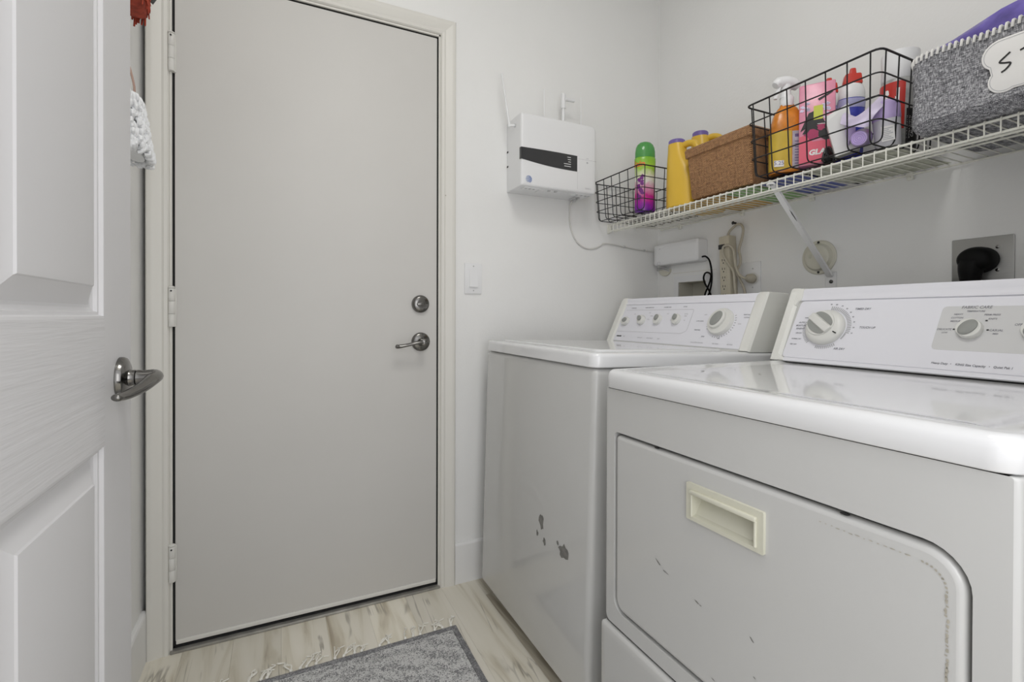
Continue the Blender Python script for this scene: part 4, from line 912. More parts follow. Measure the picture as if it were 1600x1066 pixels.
# orange spray bottle
sb_ = thing('spray_bottle', 'orange spray bottle with gold label and white trigger head, far end of full wire basket', 'spray bottle', (1.362, 0.955, IZ))
rt = math.radians(-42); bx, by, bz = sb_.location
def OR(prof, a, b_, sq=0.6, ox=0.0): return oval_rings(bx, by, prof, 0.046, 0.031, rt, 48, sq)
obj('bottle_body', B().loft(OR([(0.94, bz), (1.0, bz + 0.004), (1.0, bz + 0.12), (0.96, bz + 0.142), (0.80, bz + 0.172), (0.58, bz + 0.192), (0.42, bz + 0.200), (0.40, bz + 0.205)], 0.050, 0.028)), 'orange_liq', sb_)
def part_wrap(t0, t1, z0_, z1_, k):
    n_ = 14; rows = []
    for z in (z0_, z1_):
        row = []
        for i in range(n_ + 1):
            t = math.radians(t0 + (t1 - t0) * i / n_); c, s_ = math.cos(t), math.sin(t)
            c = math.copysign(abs(c) ** 0.6, c); s_ = math.copysign(abs(s_) ** 0.6, s_); x, y = 0.046 * k * c, 0.031 * k * s_
            row.append((bx + x * math.cos(rt) - y * math.sin(rt), by + x * math.sin(rt) + y * math.cos(rt), z))
        rows.append(row)
    return B().loft(rows, closed_u=False, cap0=False, cap1=False)
obj('label', part_wrap(140, 272, bz + 0.008, bz + 0.120, 1.016), 'label_gold', sb_)
lb = obj('label_back_print', part_wrap(273, 350, bz + 0.010, bz + 0.118, 1.016), 'label_grey', sb_)
b = B()
for k in range(9): b.take(part_wrap(278, 335 - 6 * (k * 7 % 3), bz + 0.022 + k * 0.008, bz + 0.0245 + k * 0.008, 1.022).bm)
b.take(part_wrap(278, 330, bz + 0.100, bz + 0.109, 1.022).bm)
obj('label_lines', b, 'dark_lilac', lb, smooth=False, kind='stuff')
Fb = frame((bx, by, bz), (math.cos(rt), math.sin(rt), 0), (0, 0, 1)) @ Matrix.Translation((0, 0, 0.0324))
b = B(); b.prism([(-0.040, 0.016), (-0.014, 0.016), (-0.014, 0.034), (-0.040, 0.034)], 0, 0.0008, Fb); lb = obj('price_tag', b, 'white_txt', sb_, smooth=False)
b = B(); b.text('5.25', 0.016, Fb, -0.027, 0.026, lift=0.0011); obj('price_text', b, 'dark_lilac', lb, smooth=False)
b = B(); b.lathe([(0.0175, 0.2), (0.0185, 0.204), (0.0185, 0.226), (0.015, 0.231)], axz(bx, by, bz), 24)
c, s_ = math.cos(rt + 0.35), math.sin(rt + 0.35)
def W(x, z): return (bx + x * c, by + x * s_, bz + z)
for pts, rr_ in (([(-0.004, 0.226), (-0.004, 0.245), (-0.002, 0.262)], [0.016, 0.0135, 0.017]), ([(-0.036, 0.262), (-0.026, 0.270), (0.0, 0.273), (0.022, 0.268), (0.034, 0.258)], [0.010, 0.0165, 0.0185, 0.0165, 0.009])):
    cp_ = catmull([W(*p) for p in pts], 6); n_ = len(cp_); seg = (len(pts) - 1); rads = [rr_[min(int(i / 6), seg - 1)] * (1 - (i / 6 - min(int(i / 6), seg - 1))) + rr_[min(int(i / 6), seg - 1) + 1] * (i / 6 - min(int(i / 6), seg - 1)) for i in range(n_)]
    b.tube(cp_, rads, 14)
obj('spray_head', b, 'white_plastic', sb_)
b = B(); b.tube(catmull([W(-0.022, 0.258), W(-0.030, 0.240), W(-0.036, 0.222)], 6), [0.006] * 13, 8, flat=0.7); obj('trigger', b, 'white_plastic', sb_)

# pink bag carton
def tilted_box(name, label, cat, c, w_, d_, h_, rz, tilt, m, bev=0.004):
    t = thing(name, label, cat, c)
    Mx = Matrix.Translation(c) @ Matrix.Rotation(rz, 4, 'Z') @ Matrix.Rotation(tilt, 4, 'X')
    b = B(); b.box(-w_ / 2, w_ / 2, -d_ / 2, d_ / 2, 0, h_, bev, 2, M4=Mx)
    return t, b, Mx
t, b, Mx = tilted_box('pink_carton', 'pink printed carton with black shapes standing next to the orange spray bottle', 'carton', (1.374, 0.872, IZ + 0.004), 0.088, 0.034, 0.236, math.radians(-58), math.radians(-4), 'pink')
obj('carton_body', b, 'pink', t)
Fp = Mx @ frame((0, -0.0175, 0), (1, 0, 0), (0, 0, 1))
b = B(); b.prism([(-0.043, 0.004), (0.043, 0.004), (0.043, 0.066), (-0.010, 0.066), (-0.026, 0.088), (-0.043, 0.084)], 0, 0.0008, Fp); q = obj('red_panel', b, 'hot_pink', t, smooth=False)
b = B(); b.text('GLAD', 0.021, Fp, 0.008, 0.034, lift=0.0012, bold=0.001, shear=0.15); obj('panel_text', b, 'white_txt', q, smooth=False)
b = B(); b.prism([(-0.035, 0.092), (-0.004, 0.15), (0.014, 0.130), (0.040, 0.066), (0.020, 0.066), (0.0, 0.082)], 0, 0.001, Fp); b.prism([(0.005, 0.182), (0.038, 0.20), (0.036, 0.203), (0.002, 0.188)], 0, 0.001, Fp); b.prism([(-0.04, 0.10), (-0.02, 0.150), (-0.004, 0.155), (-0.02, 0.11)], 0, 0.0009, Fp)
obj('black_shape', b, 'ink', t, smooth=False, kind='stuff')
b = B(); flake(b, Fp @ Matrix.Translation((0, 0, 0.001)), -0.012, 0.088, 0.04, 0.03, 3); flake(b, Fp @ Matrix.Translation((0, 0, 0.001)), 0.010, 0.105, 0.02, 0.024, 8); obj('magenta_shape', b, 'magenta', t, smooth=False, kind='stuff')
b = B(); b.prism([(-0.008, 0.128), (0.014, 0.128), (0.014, 0.168), (-0.008, 0.168)], 0, 0.0014, Fp); obj('lime_sticker', b, 'pale_yel', t, smooth=False)
b = B(); rnd = random.Random(9)
for k in range(26): flake(b, Fp, rnd.uniform(0.010, 0.038), rnd.uniform(0.085, 0.178), 0.010, 0.009, k)
for k in range(8): flake(b, Fp, rnd.uniform(-0.037, -0.012), rnd.uniform(0.158, 0.18), 0.012, 0.009, k + 40)
obj('pale_print', b, 'lavender_pale', t, smooth=False, kind='stuff')

# two red-capped bottles
def squeeze(label, cx, cy, rot, tilt):
    t = thing('squeeze_bottle', label, 'bottle', (cx, cy, IZ), 'red capped bottles in the full wire basket')
    Mx = Matrix.Translation((cx, cy, IZ)) @ Matrix.Rotation(rot, 4, 'Z') @ Matrix.Rotation(tilt, 4, 'Y') @ Matrix.Diagonal((1, 1, 1.16, 1))
    def R(prof, a, b_): return [[tuple(Mx @ Vector((p[0], p[1], z))) for p in oval(a * k, b_ * k, 28)] for k, z in prof]
    obj('bottle_body', B().loft(R([(0.93, 0), (1, 0.006), (1, 0.12), (0.97, 0.155), (0.95, 0.17)], 0.034, 0.022)), 'blue_liq', t)
    obj('shoulder', B().loft(R([(0.95, 0.17), (0.98, 0.172), (0.92, 0.190), (0.75, 0.204), (0.52, 0.210)], 0.034, 0.022)), 'white_plastic', t)
    obj('label_band', B().loft(R([(1.0, 0.146), (1.012, 0.148), (1.0, 0.166), (0.99, 0.168)], 0.034, 0.022), cap0=False, cap1=False), 'periwinkle', t)
    Q = lambda prof, a, b_: [[tuple(Mx @ Vector((p[0], p[1], z))) for p in rrect(2 * a * k, 2 * b_ * k, 0.004, 3)] for k, z in prof]
    b = B(); b.loft(Q([(0.98, 0.206), (1.0, 0.208), (0.86, 0.229), (0.80, 0.231)], 0.023, 0.014)); b.loft(Q([(1.0, 0.230), (0.8, 0.244), (0.7, 0.246)], 0.009, 0.008))
    obj('cap', b, 'red_cap', t, ang=25)
squeeze('red capped blue bottle next to the pink carton, farther of the two', 1.468, 0.908, math.radians(-45), math.radians(2))
squeeze('red capped blue bottle behind the lavender wrap, nearer of the two', 1.470, 0.8425, math.radians(-45), math.radians(2))

# white carton, open flap
t = thing('open_carton', 'plain white carton leaning open at the front of the full wire basket', 'carton', (1.325, 0.79, IZ))
Mx = Matrix.Translation((1.358, 0.779, IZ + 0.004)) @ Matrix.Rotation(math.radians(-58), 4, 'Z') @ Matrix.Rotation(math.radians(-13), 4, 'Y')
b = B(); b.loft([[tuple(Mx @ Vector((x, y, z))) for x, y in ((-0.027, -0.016), (0.027, -0.016), (0.027, 0.016), (-0.027, 0.016))] for z in (0.004, 0.10)] + [[tuple(Mx @ Vector((x, y, z))) for x, y, z in ((-0.022, -0.012, 0.118), (0.030, -0.016, 0.130), (0.030, 0.015, 0.127), (-0.022, 0.013, 0.115))]])
obj('carton_body', b, 'carton', t, smooth=False)
b = B(); b.loft([[tuple(Mx @ Vector(p)) for p in ((-0.027, -0.0165, 0.099), (-0.027, -0.0155, 0.101))], [tuple(Mx @ Vector(p)) for p in ((-0.046, -0.014, 0.106), (-0.046, -0.012, 0.108))]], closed_u=False, cap0=False, cap1=False)
obj('flap', b, 'carton', t, smooth=False)

# lavender wrap and roll
def sheet(name, ctrl, m, thick, **kw):
    """soft folded sheet: a grid of control points, thickened"""
    n, k = len(ctrl), len(ctrl[0]); rows = [catmull(r, 4) for r in ctrl]; cols = [catmull([r[i] for r in rows], 4) for i in range(len(rows[0]))]
    V = []; F_ = []; nu, nv = len(cols), len(cols[0])
    for c_ in cols: V += [tuple(p) for p in c_]
    for i in range(nu - 1):
        for j in range(nv - 1): F_.append((i * nv + j, i * nv + j + 1, (i + 1) * nv + j + 1, (i + 1) * nv + j))
    b = B(); b.mesh(V, F_); bmesh.ops.recalc_face_normals(b.bm, faces=b.bm.faces)
    r = bmesh.ops.solidify(b.bm, geom=b.bm.faces[:], thickness=thick)
    return b
t = thing('lavender_wrap', 'pale lavender folded plastic wrap above the lavender roll in the full wire basket', 'wrap', (1.30, 0.72, 1.50))
ctrl = [[(1.338, 0.775, 1.560), (1.345, 0.748, 1.540), (1.345, 0.725, 1.548), (1.352, 0.700, 1.575), (1.348, 0.682, 1.552)],
        [(1.320, 0.772, 1.548), (1.312, 0.745, 1.530), (1.308, 0.722, 1.530), (1.318, 0.698, 1.545), (1.322, 0.680, 1.535)],
        [(1.306, 0.768, 1.526), (1.298, 0.742, 1.512), (1.294, 0.720, 1.506), (1.300, 0.703, 1.512), (1.308, 0.690, 1.515)],
        [(1.302, 0.766, 1.520), (1.295, 0.740, 1.505), (1.292, 0.722, 1.496), (1.297, 0.706, 1.490), (1.304, 0.700, 1.492)]]
obj('wrap_sheet', sheet('w', ctrl, None, 0.002), 'lavender_pale', t)
t = thing('lavender_roll', 'lavender roll of thin bags with spiral end, lying in the full wire basket', 'roll', (1.33, 0.725, 1.47))
A0, A1 = Vector((1.292, 0.716, 1.4655)), Vector((1.352, 0.742, 1.484)); ax = (A1 - A0).normalized()
Fr = frame(A0, ax.cross(Vector((0, 0, 1))), ax.cross(ax.cross(Vector((0, 0, 1))))) 
if (Fr.to_3x3() @ Vector((0, 0, 1))).dot(ax) < 0: Fr = Fr @ Matrix.Rotation(math.pi, 4, 'X')
b = B(); b.lathe([(0.0165, 0), (0.0175, 0.002), (0.0175, 0.02), (0.019, 0.05), (0.0235, 0.066)], Fr, 28, cap1=True); obj('roll_body', b, 'lavender', t)
sp = [Fr @ Vector(((0.002 + 0.0145 * k / 90) * math.cos(k * 0.27), (0.002 + 0.0145 * k / 90) * math.sin(k * 0.27), -0.0004)) for k in range(91)]
obj('spiral_end', B().tube(sp, 0.0007, 5), 'lav_dark', t)
ctrl = [[(1.335, 0.772, 1.535), (1.318, 0.752, 1.527), (1.312, 0.735, 1.522)], [(1.345, 0.775, 1.500), (1.318, 0.756, 1.500), (1.318, 0.738, 1.505)], [(1.355, 0.774, 1.470), (1.330, 0.758, 1.480), (1.330, 0.745, 1.492)]]
obj('loose_tail', sheet('w', ctrl, None, 0.002), 'lavender', t)

# frosted jar with lavender lid
t = thing('frosted_jar', 'frosted plastic jar with lavender dome lid at near corner of full wire basket', 'jar', (1.385, 0.697, IZ))
K = Matrix.Translation((1.371, 0.691, IZ)) @ Matrix.Rotation(math.radians(-8), 4, 'Y')
obj('jar_body', B().lathe([(0.024, 0), (0.0265, 0.004), (0.028, 0.05), (0.0285, 0.066)], K, 32), 'jar', t)
obj('lid', B().lathe([(0.0285, 0.066), (0.0295, 0.068), (0.0295, 0.098), (0.027, 0.108), (0.018, 0.114), (0.004, 0.116)], K, 32), 'lavender', t)
Kf = K @ frame((0, 0, 0), (0.45, -0.89, 0), (0, 0, 1))
b = B()
t_ = B(); t_.prism([(-0.012, 0.012), (0.014, 0.012), (0.014, 0.048), (-0.012, 0.048)], 0.0284, 0.0287); b.take(t_.bm, Kf); lb = obj('label', b, 'patch', t, smooth=False)
b = B()
for k in range(7): b.box(-0.010, 0.011 - (k % 3) * 0.004, 0.016 + k * 0.0042, 0.018 + k * 0.0042, 0.0286, 0.0290, M4=Kf)
obj('label_lines', b, 'print_light', lb, smooth=False, kind='stuff')

# tall aerosol can
t = thing('aerosol_can', 'tall spray can with white cap and red label reading N, beside the fabric bin', 'spray can', (1.442, 0.698, IZ))
K = Matrix.Translation((1.450, 0.713, IZ)) @ Matrix.Rotation(math.radians(2), 4, 'X')
obj('can_body', B().lathe([(0.038, 0), (0.040, 0.004), (0.040, 0.178), (0.037, 0.186)], K, 40), 'aer_grey', t)
b = B()
def wrap(b, a0, a1, z0_, z1_, r, n=10):
    ring0 = []; 
    for k in range(n + 1):
        a = math.radians(a0 + (a1 - a0) * k / n); ring0.append((r * math.cos(a), r * math.sin(a)))
    V = [(*p, z0_) for p in ring0] + [(*p, z1_) for p in ring0]; m_ = n + 1
    return b.mesh(V, [(k, k + 1, m_ + k + 1, m_ + k) for k in range(n)], K)
wrap(b, 110, 226, 0.055, 0.176, 0.0403); lb = obj('red_label', b, 'aer_red', t)
def can_text(b, txt, size, ang, z, r=0.0406, bold=0.0, rot90=False):
    t_ = B(); t_.text(txt, size, Matrix.Rotation(math.radians(90), 4, 'Z') if rot90 else Matrix.Identity(4), 0, 0, lift=0, bold=bold)
    for v in t_.bm.verts:
        a = math.radians(ang) + v.co.x / r; v.co = Vector((r * math.cos(a), r * math.sin(a), z + v.co.y))
    return b.take(t_.bm, K)
b = B(); can_text(b, 'N', 0.046, 187, 0.140, bold=0.0012); can_text(b, 'R', 0.024, 188, 0.096, bold=0.0005)
obj('label_letters', b, 'white_txt', lb, smooth=False, kind='stuff')
b = B(); wrap(b, 232, 300, 0.006, 0.105, 0.0404); q = obj('dark_label', b, 'ink', t)
b = B(); can_text(b, 'DIRECTIONS', 0.010, 240, 0.058, 0.0407, rot90=True); can_text(b, 'CAUTION', 0.011, 254, 0.058, 0.0407, rot90=True); can_text(b, '$29', 0.014, 248, 0.016, 0.0407); obj('dark_label_text', b, 'white_txt', q, smooth=False, kind='stuff')
obj('cap', B().lathe([(0.037, 0.185), (0.0385, 0.187), (0.039, 0.22), (0.0405, 0.249), (0.040, 0.256), (0.034, 0.259)], K, 40), 'white_plastic', t)

# black plastic bag bunched at the bottom of the basket
t_b = B(); rnd = random.Random(5)
rings = []
for z, k in ((IZ, 0.8), (IZ + 0.008, 1.0), (IZ + 0.025, 0.9), (IZ + 0.04, 0.55), (IZ + 0.046, 0.2)):
    rings.append([(1.365 + 0.022 * k * (1 + 0.25 * math.sin(5 * a + z * 300)) * math.cos(a), 0.833 + 0.012 * k * (1 + 0.2 * math.cos(4 * a + z * 200)) * math.sin(a), z) for a in [2 * math.pi * i / 24 for i in range(24)]])
t_b.loft(rings)
tag(obj('plastic_bag', t_b, 'bag_black', origin=(1.365, 0.833, IZ)), 'crumpled black plastic bag low between the pink and white cartons', 'bag')

# ------------------------------------------------------------ grey fabric bin
BX0, BX1, BY0, BY1, BH = 1.270, 1.575, 0.235, 0.605, 0.168
fb = thing('fabric_bin', 'grey tweed fabric bin with white stitched rim and bone patch at shelf end', 'fabric bin', ((BX0 + BX1) / 2, (BY0 + BY1) / 2, SZ + 0.0058))
z0 = SZ + 0.0060
def bin_ring(f, ins):
    pts = rrect(BX1 - BX0 - 2 * ins, BY1 - BY0 - 2 * ins, 0.03, 6, (BX0 + BX1) / 2, (BY0 + BY1) / 2); ps = []
    for i in range(len(pts)):     # subdivide so the sides can sag
        a, c_ = Vector(pts[i]), Vector(pts[(i + 1) % len(pts)]); n_ = 10 if (a - c_).length > 0.05 else 1
        for k in range(n_):
            p = a.lerp(c_, k / n_); ctr = Vector(((BX0 + BX1) / 2, (BY0 + BY1) / 2)); d_ = (p - ctr).normalized()
            w_ = (1 if p.x < BX0 + 0.004 else 0) * math.sin(math.pi * min(1, max(0, (p.y - BY0) / (BY1 - BY0)))) ** 0.5 * (0.011 * math.exp(-((f - 0.16) / 0.12) ** 2) - 0.006 * math.exp(-((f - 0.42) / 0.16) ** 2)) * (1 if f > 0.02 else 0) + 0.004 * math.sin(p.y * 40 + f * 5) * f - 0.005 * math.sin(math.pi * f) * (0.5 + 0.5 * math.sin(p.y * 17 + 1))
            ps.append((p.x + d_.x * w_, p.y + d_.y * w_, z0 + BH * f - (0.005 * (0.5 - 0.5 * math.cos(p.y * 34)) * f if f > 0.8 else 0)))
    return ps
rings = [bin_ring(0.0, 0.03), bin_ring(0.012, 0.014), bin_ring(0.05, 0.005), bin_ring(0.12, 0.0), bin_ring(0.3, 0.001), bin_ring(0.5, 0.003), bin_ring(0.75, 0.002), bin_ring(0.95, 0.0), bin_ring(1.0, 0.001), bin_ring(1.0, 0.006), bin_ring(0.7, 0.009), bin_ring(0.3, 0.010), bin_ring(0.06, 0.014)]
obj('bin_body', B().loft(rings), 'tweed', fb)
rim = bin_ring(1.0, 0.0)
tot = 0; acc = [0]
for i in range(len(rim)): tot += (Vector(rim[i]) - Vector(rim[(i + 1) % len(rim)])).length; acc.append(tot)
ns = int(tot / 0.0098)
ctr = Vector(((BX0 + BX1) / 2, (BY0 + BY1) / 2, 0))
for k in range(ns):
    s_ = k * tot / ns; i = max(j for j in range(len(rim)) if acc[j] <= s_); f = (s_ - acc[i]) / max(1e-9, acc[i + 1] - acc[i])
    p = Vector(rim[i]).lerp(Vector(rim[(i + 1) % len(rim)]), f)
    if p.x > 1.50: continue
    tg = (Vector(rim[(i + 1) % len(rim)]) - Vector(rim[i])).normalized(); nrm = Vector((tg.y, -tg.x, 0))
    if nrm.dot(p - Vector((ctr.x, ctr.y, p.z))) < 0: nrm = -nrm
    pts = catmull([p + nrm * 0.0015 + Vector((0, 0, -0.011)) - tg * 0.0015, p + nrm * 0.0028 + Vector((0, 0, -0.003)), p + Vector((0, 0, 0.0022)), p - nrm * 0.008 + Vector((0, 0, -0.002)) + tg * 0.0015], 3)
    obj('stitch', B().tube(pts, 0.0026, 6), 'stitch', fb)
# bone-shaped patch
FBn = frame((BX0 - 0.0022, 0.4505, 1.524), (0, -1, 0), (0, 0, 1)) @ Matrix.Rotation(math.radians(-1), 4, 'Z')
def bone(sc):
    pts = []
    for cx, cy, r, a0, a1 in ((0.005, 0.013, 0.029, 88, 235), (0.012, -0.038, 0.0255, 145, 300)):
        for k in range(15):
            a = math.radians(a0 + (a1 - a0) * k / 14); pts.append((cx + r * sc * math.cos(a), cy + r * sc * math.sin(a)))
    for cx, cy, r, a0, a1 in ((0.156, -0.040, 0.027, 240, 390), (0.173, 0.013, 0.029, 300, 452)):
        for k in range(15):
            a = math.radians(a0 + (a1 - a0) * k / 14); pts.append((cx + r * sc * math.cos(a), cy + r * sc * math.sin(a)))
    return pts
b = B(); b.prism(bone(1.0), -0.004, 0.0022, FBn, 0.0008, 2); pt = obj('bone_patch', b, 'patch', fb)
bl = bone(0.86); b = B()
b.tube([FBn @ Vector((p[0], p[1], 0.0024)) for p in bl], 0.0005, 5, closed=True); obj('patch_stitching', b, 'print_light', pt)
b = B(); FS = FBn @ Matrix.Translation((0, 0, 0.0024))
b.tube([FS @ p for p in catmull([(0.019, 0.010, 0), (0.013, 0.005, 0), (0.004, -0.003, 0), (0.010, -0.007, 0), (0.020, -0.011, 0), (0.014, -0.020, 0), (0.007, -0.024, 0)], 5)], 0.0017, 6)
b.tube([FS @ Vector(p) for p in ((0.033, 0.007, 0), (0.056, 0.014, 0))], 0.0017, 6); b.tube([FS @ Vector(p) for p in ((0.046, 0.011, 0), (0.041, -0.026, 0))], 0.0017, 6)
obj('patch_lettering', b, 'ink', pt)
# purple pouch in the bin
t = thing('purple_pouch', 'shiny purple plastic pouch sticking out of the grey fabric bin', 'pouch', (1.40, 0.45, z0 + 0.02))
rings = []
for k in range(9):
    f = k / 8; yc = 0.590 - 0.325 * f; hgt = 0.206 + 0.075 * min(f, 0.42); th_ = 0.022 + 0.026 * math.sin(math.pi * min(1, 0.12 + f * 0.8))
    ring = []
    for i in range(16):
        a = 2 * math.pi * i / 16; ring.append((1.350 + th_ * math.cos(a) * (1 + 0.1 * math.sin(3 * a + f * 9)), yc, z0 + 0.014 + (hgt - 0.014) * (0.5 + 0.5 * math.sin(a)) + 0.004 * math.sin(7 * f + 2 * a)))
    rings.append(ring)
obj('pouch_body', B().loft(rings), 'purple_pack', t)

# ------------------------------------------------------------ wall equipment
# network gateway box
RX0, RX1, RY, RZ0, RZ1 = 0.821, 1.162, 1.638, 1.517, 1.793
gw = thing('network_box', 'white wall-mounted network box with antennas and dark curved window', 'network box', (0.99, D, 1.517))
Fg = fy(RY)
rc = (0.022, 0.004, 0.004, 0.012)
rings = []
for ins, dp in ((0.0, -(D - 0.001 - RY)), (0.0, -0.012), (0.001, -0.004), (0.004, -0.001), (0.01, 0.0), (0.03, 0.0004)):
    rings.append([(p[0], p[1], dp) for p in rrect(RX1 - RX0 - 2 * ins, RZ1 - RZ0 - 2 * ins, rc if ins < 0.003 else tuple(max(0.002, r - ins) for r in rc), 6, (RX0 + RX1) / 2, (RZ0 + RZ1) / 2)])
obj('case', B().loft(rings, M4=Fg), 'white_plastic', gw, ang=50)
top = [(0.8205 + (1.070 - 0.8205) * k / 12, 1.661 + 0.0015 * math.sin(math.pi * k / 12)) for k in range(13)]
bot = [(1.070 - (1.070 - 0.8205) * k / 12, 1.599 + 0.018 * (k / 12) ** 2.2) for k in range(13)]
b = B(); b.prism(top + bot, -0.004, 0.0012, Fg); b.box(0.8195, 0.8215, RY - 0.001, RY + 0.012, 1.617, 1.661)
wn = obj('dark_window', b, 'slot', gw, smooth=False, label='dark curved strip across the white box')
b = B()
for z, x0, x1 in ((1.650, 1.024, 1.040), (1.641, 1.026, 1.040), (1.632, 1.028, 1.040), (1.623, 1.008, 1.040), (1.614, 1.010, 1.040)): b.box(x0, x1, z - 0.0013, z + 0.0013, 0.0012, 0.0018, M4=Fg)
obj('indicator_marks', b, 'led', wn, smooth=False, kind='stuff')
# blue striped globe emblem
b = B(); cx, cz, r_ = 0.853, 1.5425, 0.0135
for k in range(8):
    zz = -0.82 + k * 0.235; hw = math.sqrt(max(0, 1 - zz * zz)) * r_; x_off = -0.2 * r_ * (1 - zz * zz)
    n_ = 10; up_ = [(cx - hw + 2 * hw * i / n_, cz + zz * r_ + 0.0009 + 0.0016 * math.sin(math.pi * i / n_)) for i in range(n_ + 1)]; lo_ = [(x_, z_ - (0.0009 + 0.0016 * (i / n_))) for i, (x_, z_) in enumerate(up_)]
    b.prism(up_ + lo_[::-1], 0.0004, 0.0010, Fg)
obj('globe_emblem', b, 'logo', gw, smooth=False, kind='stuff')
b = B(); b.lathe([(0.004, 0.0004), (0.004, 0.0012)], Fg @ Matrix.Translation((1.118, 1.640, 0)), 14); b.box(1.113, 1.124, 1.656, 1.6572, 0.0004, 0.001, M4=Fg); b.box(1.072, 1.1625, 1.6505, 1.6513, 0.0, 0.0006, M4=Fg)
b.text('SERIES 2', 0.008, Fg, 1.122, 1.536, lift=0.0008); b.box(1.0715, 1.0722, 1.53, 1.599, 0.0, 0.0005, M4=Fg)
obj('front_marks', b, 'print_light', gw, smooth=False, kind='stuff')
b = B()
b.box(RX0 + 0.02, RX0 + 0.085, RY + 0.012, RY + 0.045, RZ0 - 0.004, RZ0 + 0.002, 0.001, 1); b.box(RX0 + 0.095, RX0 + 0.23, RY + 0.03, RY + 0.07, RZ0 - 0.002, RZ0 + 0.002, 0.001, 1); b.box(RX1 - 0.09, RX1 - 0.015, RY + 0.012, RY + 0.045, RZ0 - 0.004, RZ0 + 0.002, 0.001, 1)
obj('port_cover', b, 'white_plastic', gw)
b = B()
for x0 in (RX0 + 0.028, RX0 + 0.045, RX0 + 0.062, RX0 + 0.13, RX0 + 0.16, RX1 - 0.082, RX1 - 0.06, RX1 - 0.04, RX1 - 0.026): b.box(x0, x0 + 0.008, RY + 0.018, RY + 0.030, RZ0 - 0.0046, RZ0)
obj('port', b, 'grey_plastic', gw, smooth=False, kind='stuff')
b = B()
for z in (1.725 - 0.05, 1.617): b.box(RX0 - 0.0015, RX0 + 0.001, D - 0.014, D - 0.003, z - 0.003, z + 0.003)
b.box(0.905, 0.913, RY + 0.03, RY + 0.04, RZ1, RZ1 + 0.003)
obj('clip', b, 'ink', gw, smooth=False, kind='stuff')
an = B(); an.tube([(RX0 + 0.0, RY + 0.052, 1.758), (RX0 - 0.012, RY + 0.054, 1.757), (RX0 - 0.022, RY + 0.06, 1.757)], 0.0048, 10); an.tube([(RX0 - 0.021, RY + 0.060, 1.752), (RX0 - 0.024, RY + 0.062, 1.78), (RX0 - 0.051, RY + 0.068, 1.955)], [0.0058, 0.0052, 0.0032], 10)
obj('antenna', an, 'white_plastic', gw)
an = B(); an.tube([(RX0 + 0.0005, RY + 0.052, 1.758), (RX0 - 0.003, RY + 0.053, 1.758)], 0.0062, 12); obj('antenna_socket', an, 'grey_plastic', gw)
for x, z1 in ((0.955, 1.930), (1.130, 1.929)):
    an = B(); an.tube([(x, RY + 0.062, RZ1 - 0.002), (x - 0.001, RY + 0.062, z1)], 0.0022, 8); obj('antenna', an, 'white_plastic', gw)
an = B(); an.tube([(1.043, RY + 0.062, RZ1 - 0.002), (1.043, RY + 0.062, 1.872)], 0.0065, 10); an.tube([(1.043, RY + 0.062, 1.868), (1.043, RY + 0.062, 1.925)], 0.0095, 12); an.lathe([(0.0095, 0), (0.007, 0.005), (0.002, 0.007)], axz(1.043, RY + 0.062, 1.925), 12); an.tube([(1.043, RY + 0.062, 1.908), (1.095, RY + 0.062, 1.910)], 0.0075, 12)
obj('antenna', an, 'white_plastic', gw)
# cable from the box along the wall
rc_ = [(1.111, 1.722, 1.518), (1.112, 1.752, 1.495), (1.114, 1.762, 1.47), (1.115, 1.762, 1.429), (1.124, 1.762, 1.389), (1.144, 1.762, 1.35), (1.177, 1.762, 1.324), (1.213, 1.762, 1.316), (1.247, 1.762, 1.321), (1.274, 1.762, 1.333), (1.291, 1.762, 1.343), (1.333, 1.762, 1.343), (1.404, 1.762, 1.336), (1.495, 1.762, 1.327), (1.552, 1.762, 1.325), (1.592, 1.760, 1.325)]
cb = thing('wall_cable', 'thin white cable drooping from the network box to the corner', 'cable', (1.114, 1.762, 1.47))
obj('cable', B().tube(catmull(rc_, 6), 0.003, 8), 'cord_white', cb)
b = B(); b.box(1.098, 1.104, 1.698, 1.742, 1.508, 1.519, 0.001, 1); b.box(1.118, 1.124, 1.698, 1.738, 1.508, 1.519, 0.001, 1); b.box(1.106, 1.116, 1.715, 1.728, 1.500, 1.518, 0.001, 1); obj('cable_plug', b, 'grey_plastic', cb)
b = B()
for p in ((1.404, 1.336), (1.52, 1.326)): b.box(p[0] - 0.004, p[0] + 0.004, 1.757, 1.7655, p[1] - 0.004, p[1] + 0.005, 0.001, 1)
obj('cable_clip', b, 'grey_plastic', cb)

# light switch
sw = thing('light_switch', 'white rocker light switch on the wall right of the entry door', 'light switch', (0.677, D, 1.168))
F = fy(D)
obj('plate', B().prism(rrect(0.071, 0.119, 0.003, 3, 0.677, 1.168), 0.0002, 0.006, F, 0.002, 2), 'white_plastic', sw)
b = B(); b.loft([[F @ Vector((x, z, d_)) for z, d_ in ((1.135, 0.0055), (1.135, 0.0125), (1.170, 0.0085), (1.203, 0.007), (1.203, 0.0055))] for x in (0.6605, 0.6945)]); obj('rocker', b, 'white_plastic', sw, ang=15)
b = B()
for z in (1.215, 1.121): b.lathe([(0.003, 0.0055), (0.003, 0.0066), (0.001, 0.007)], F @ Matrix.Translation((0.6775, z, 0)), 12)
obj('screw', b, 'grey_plastic', sw)

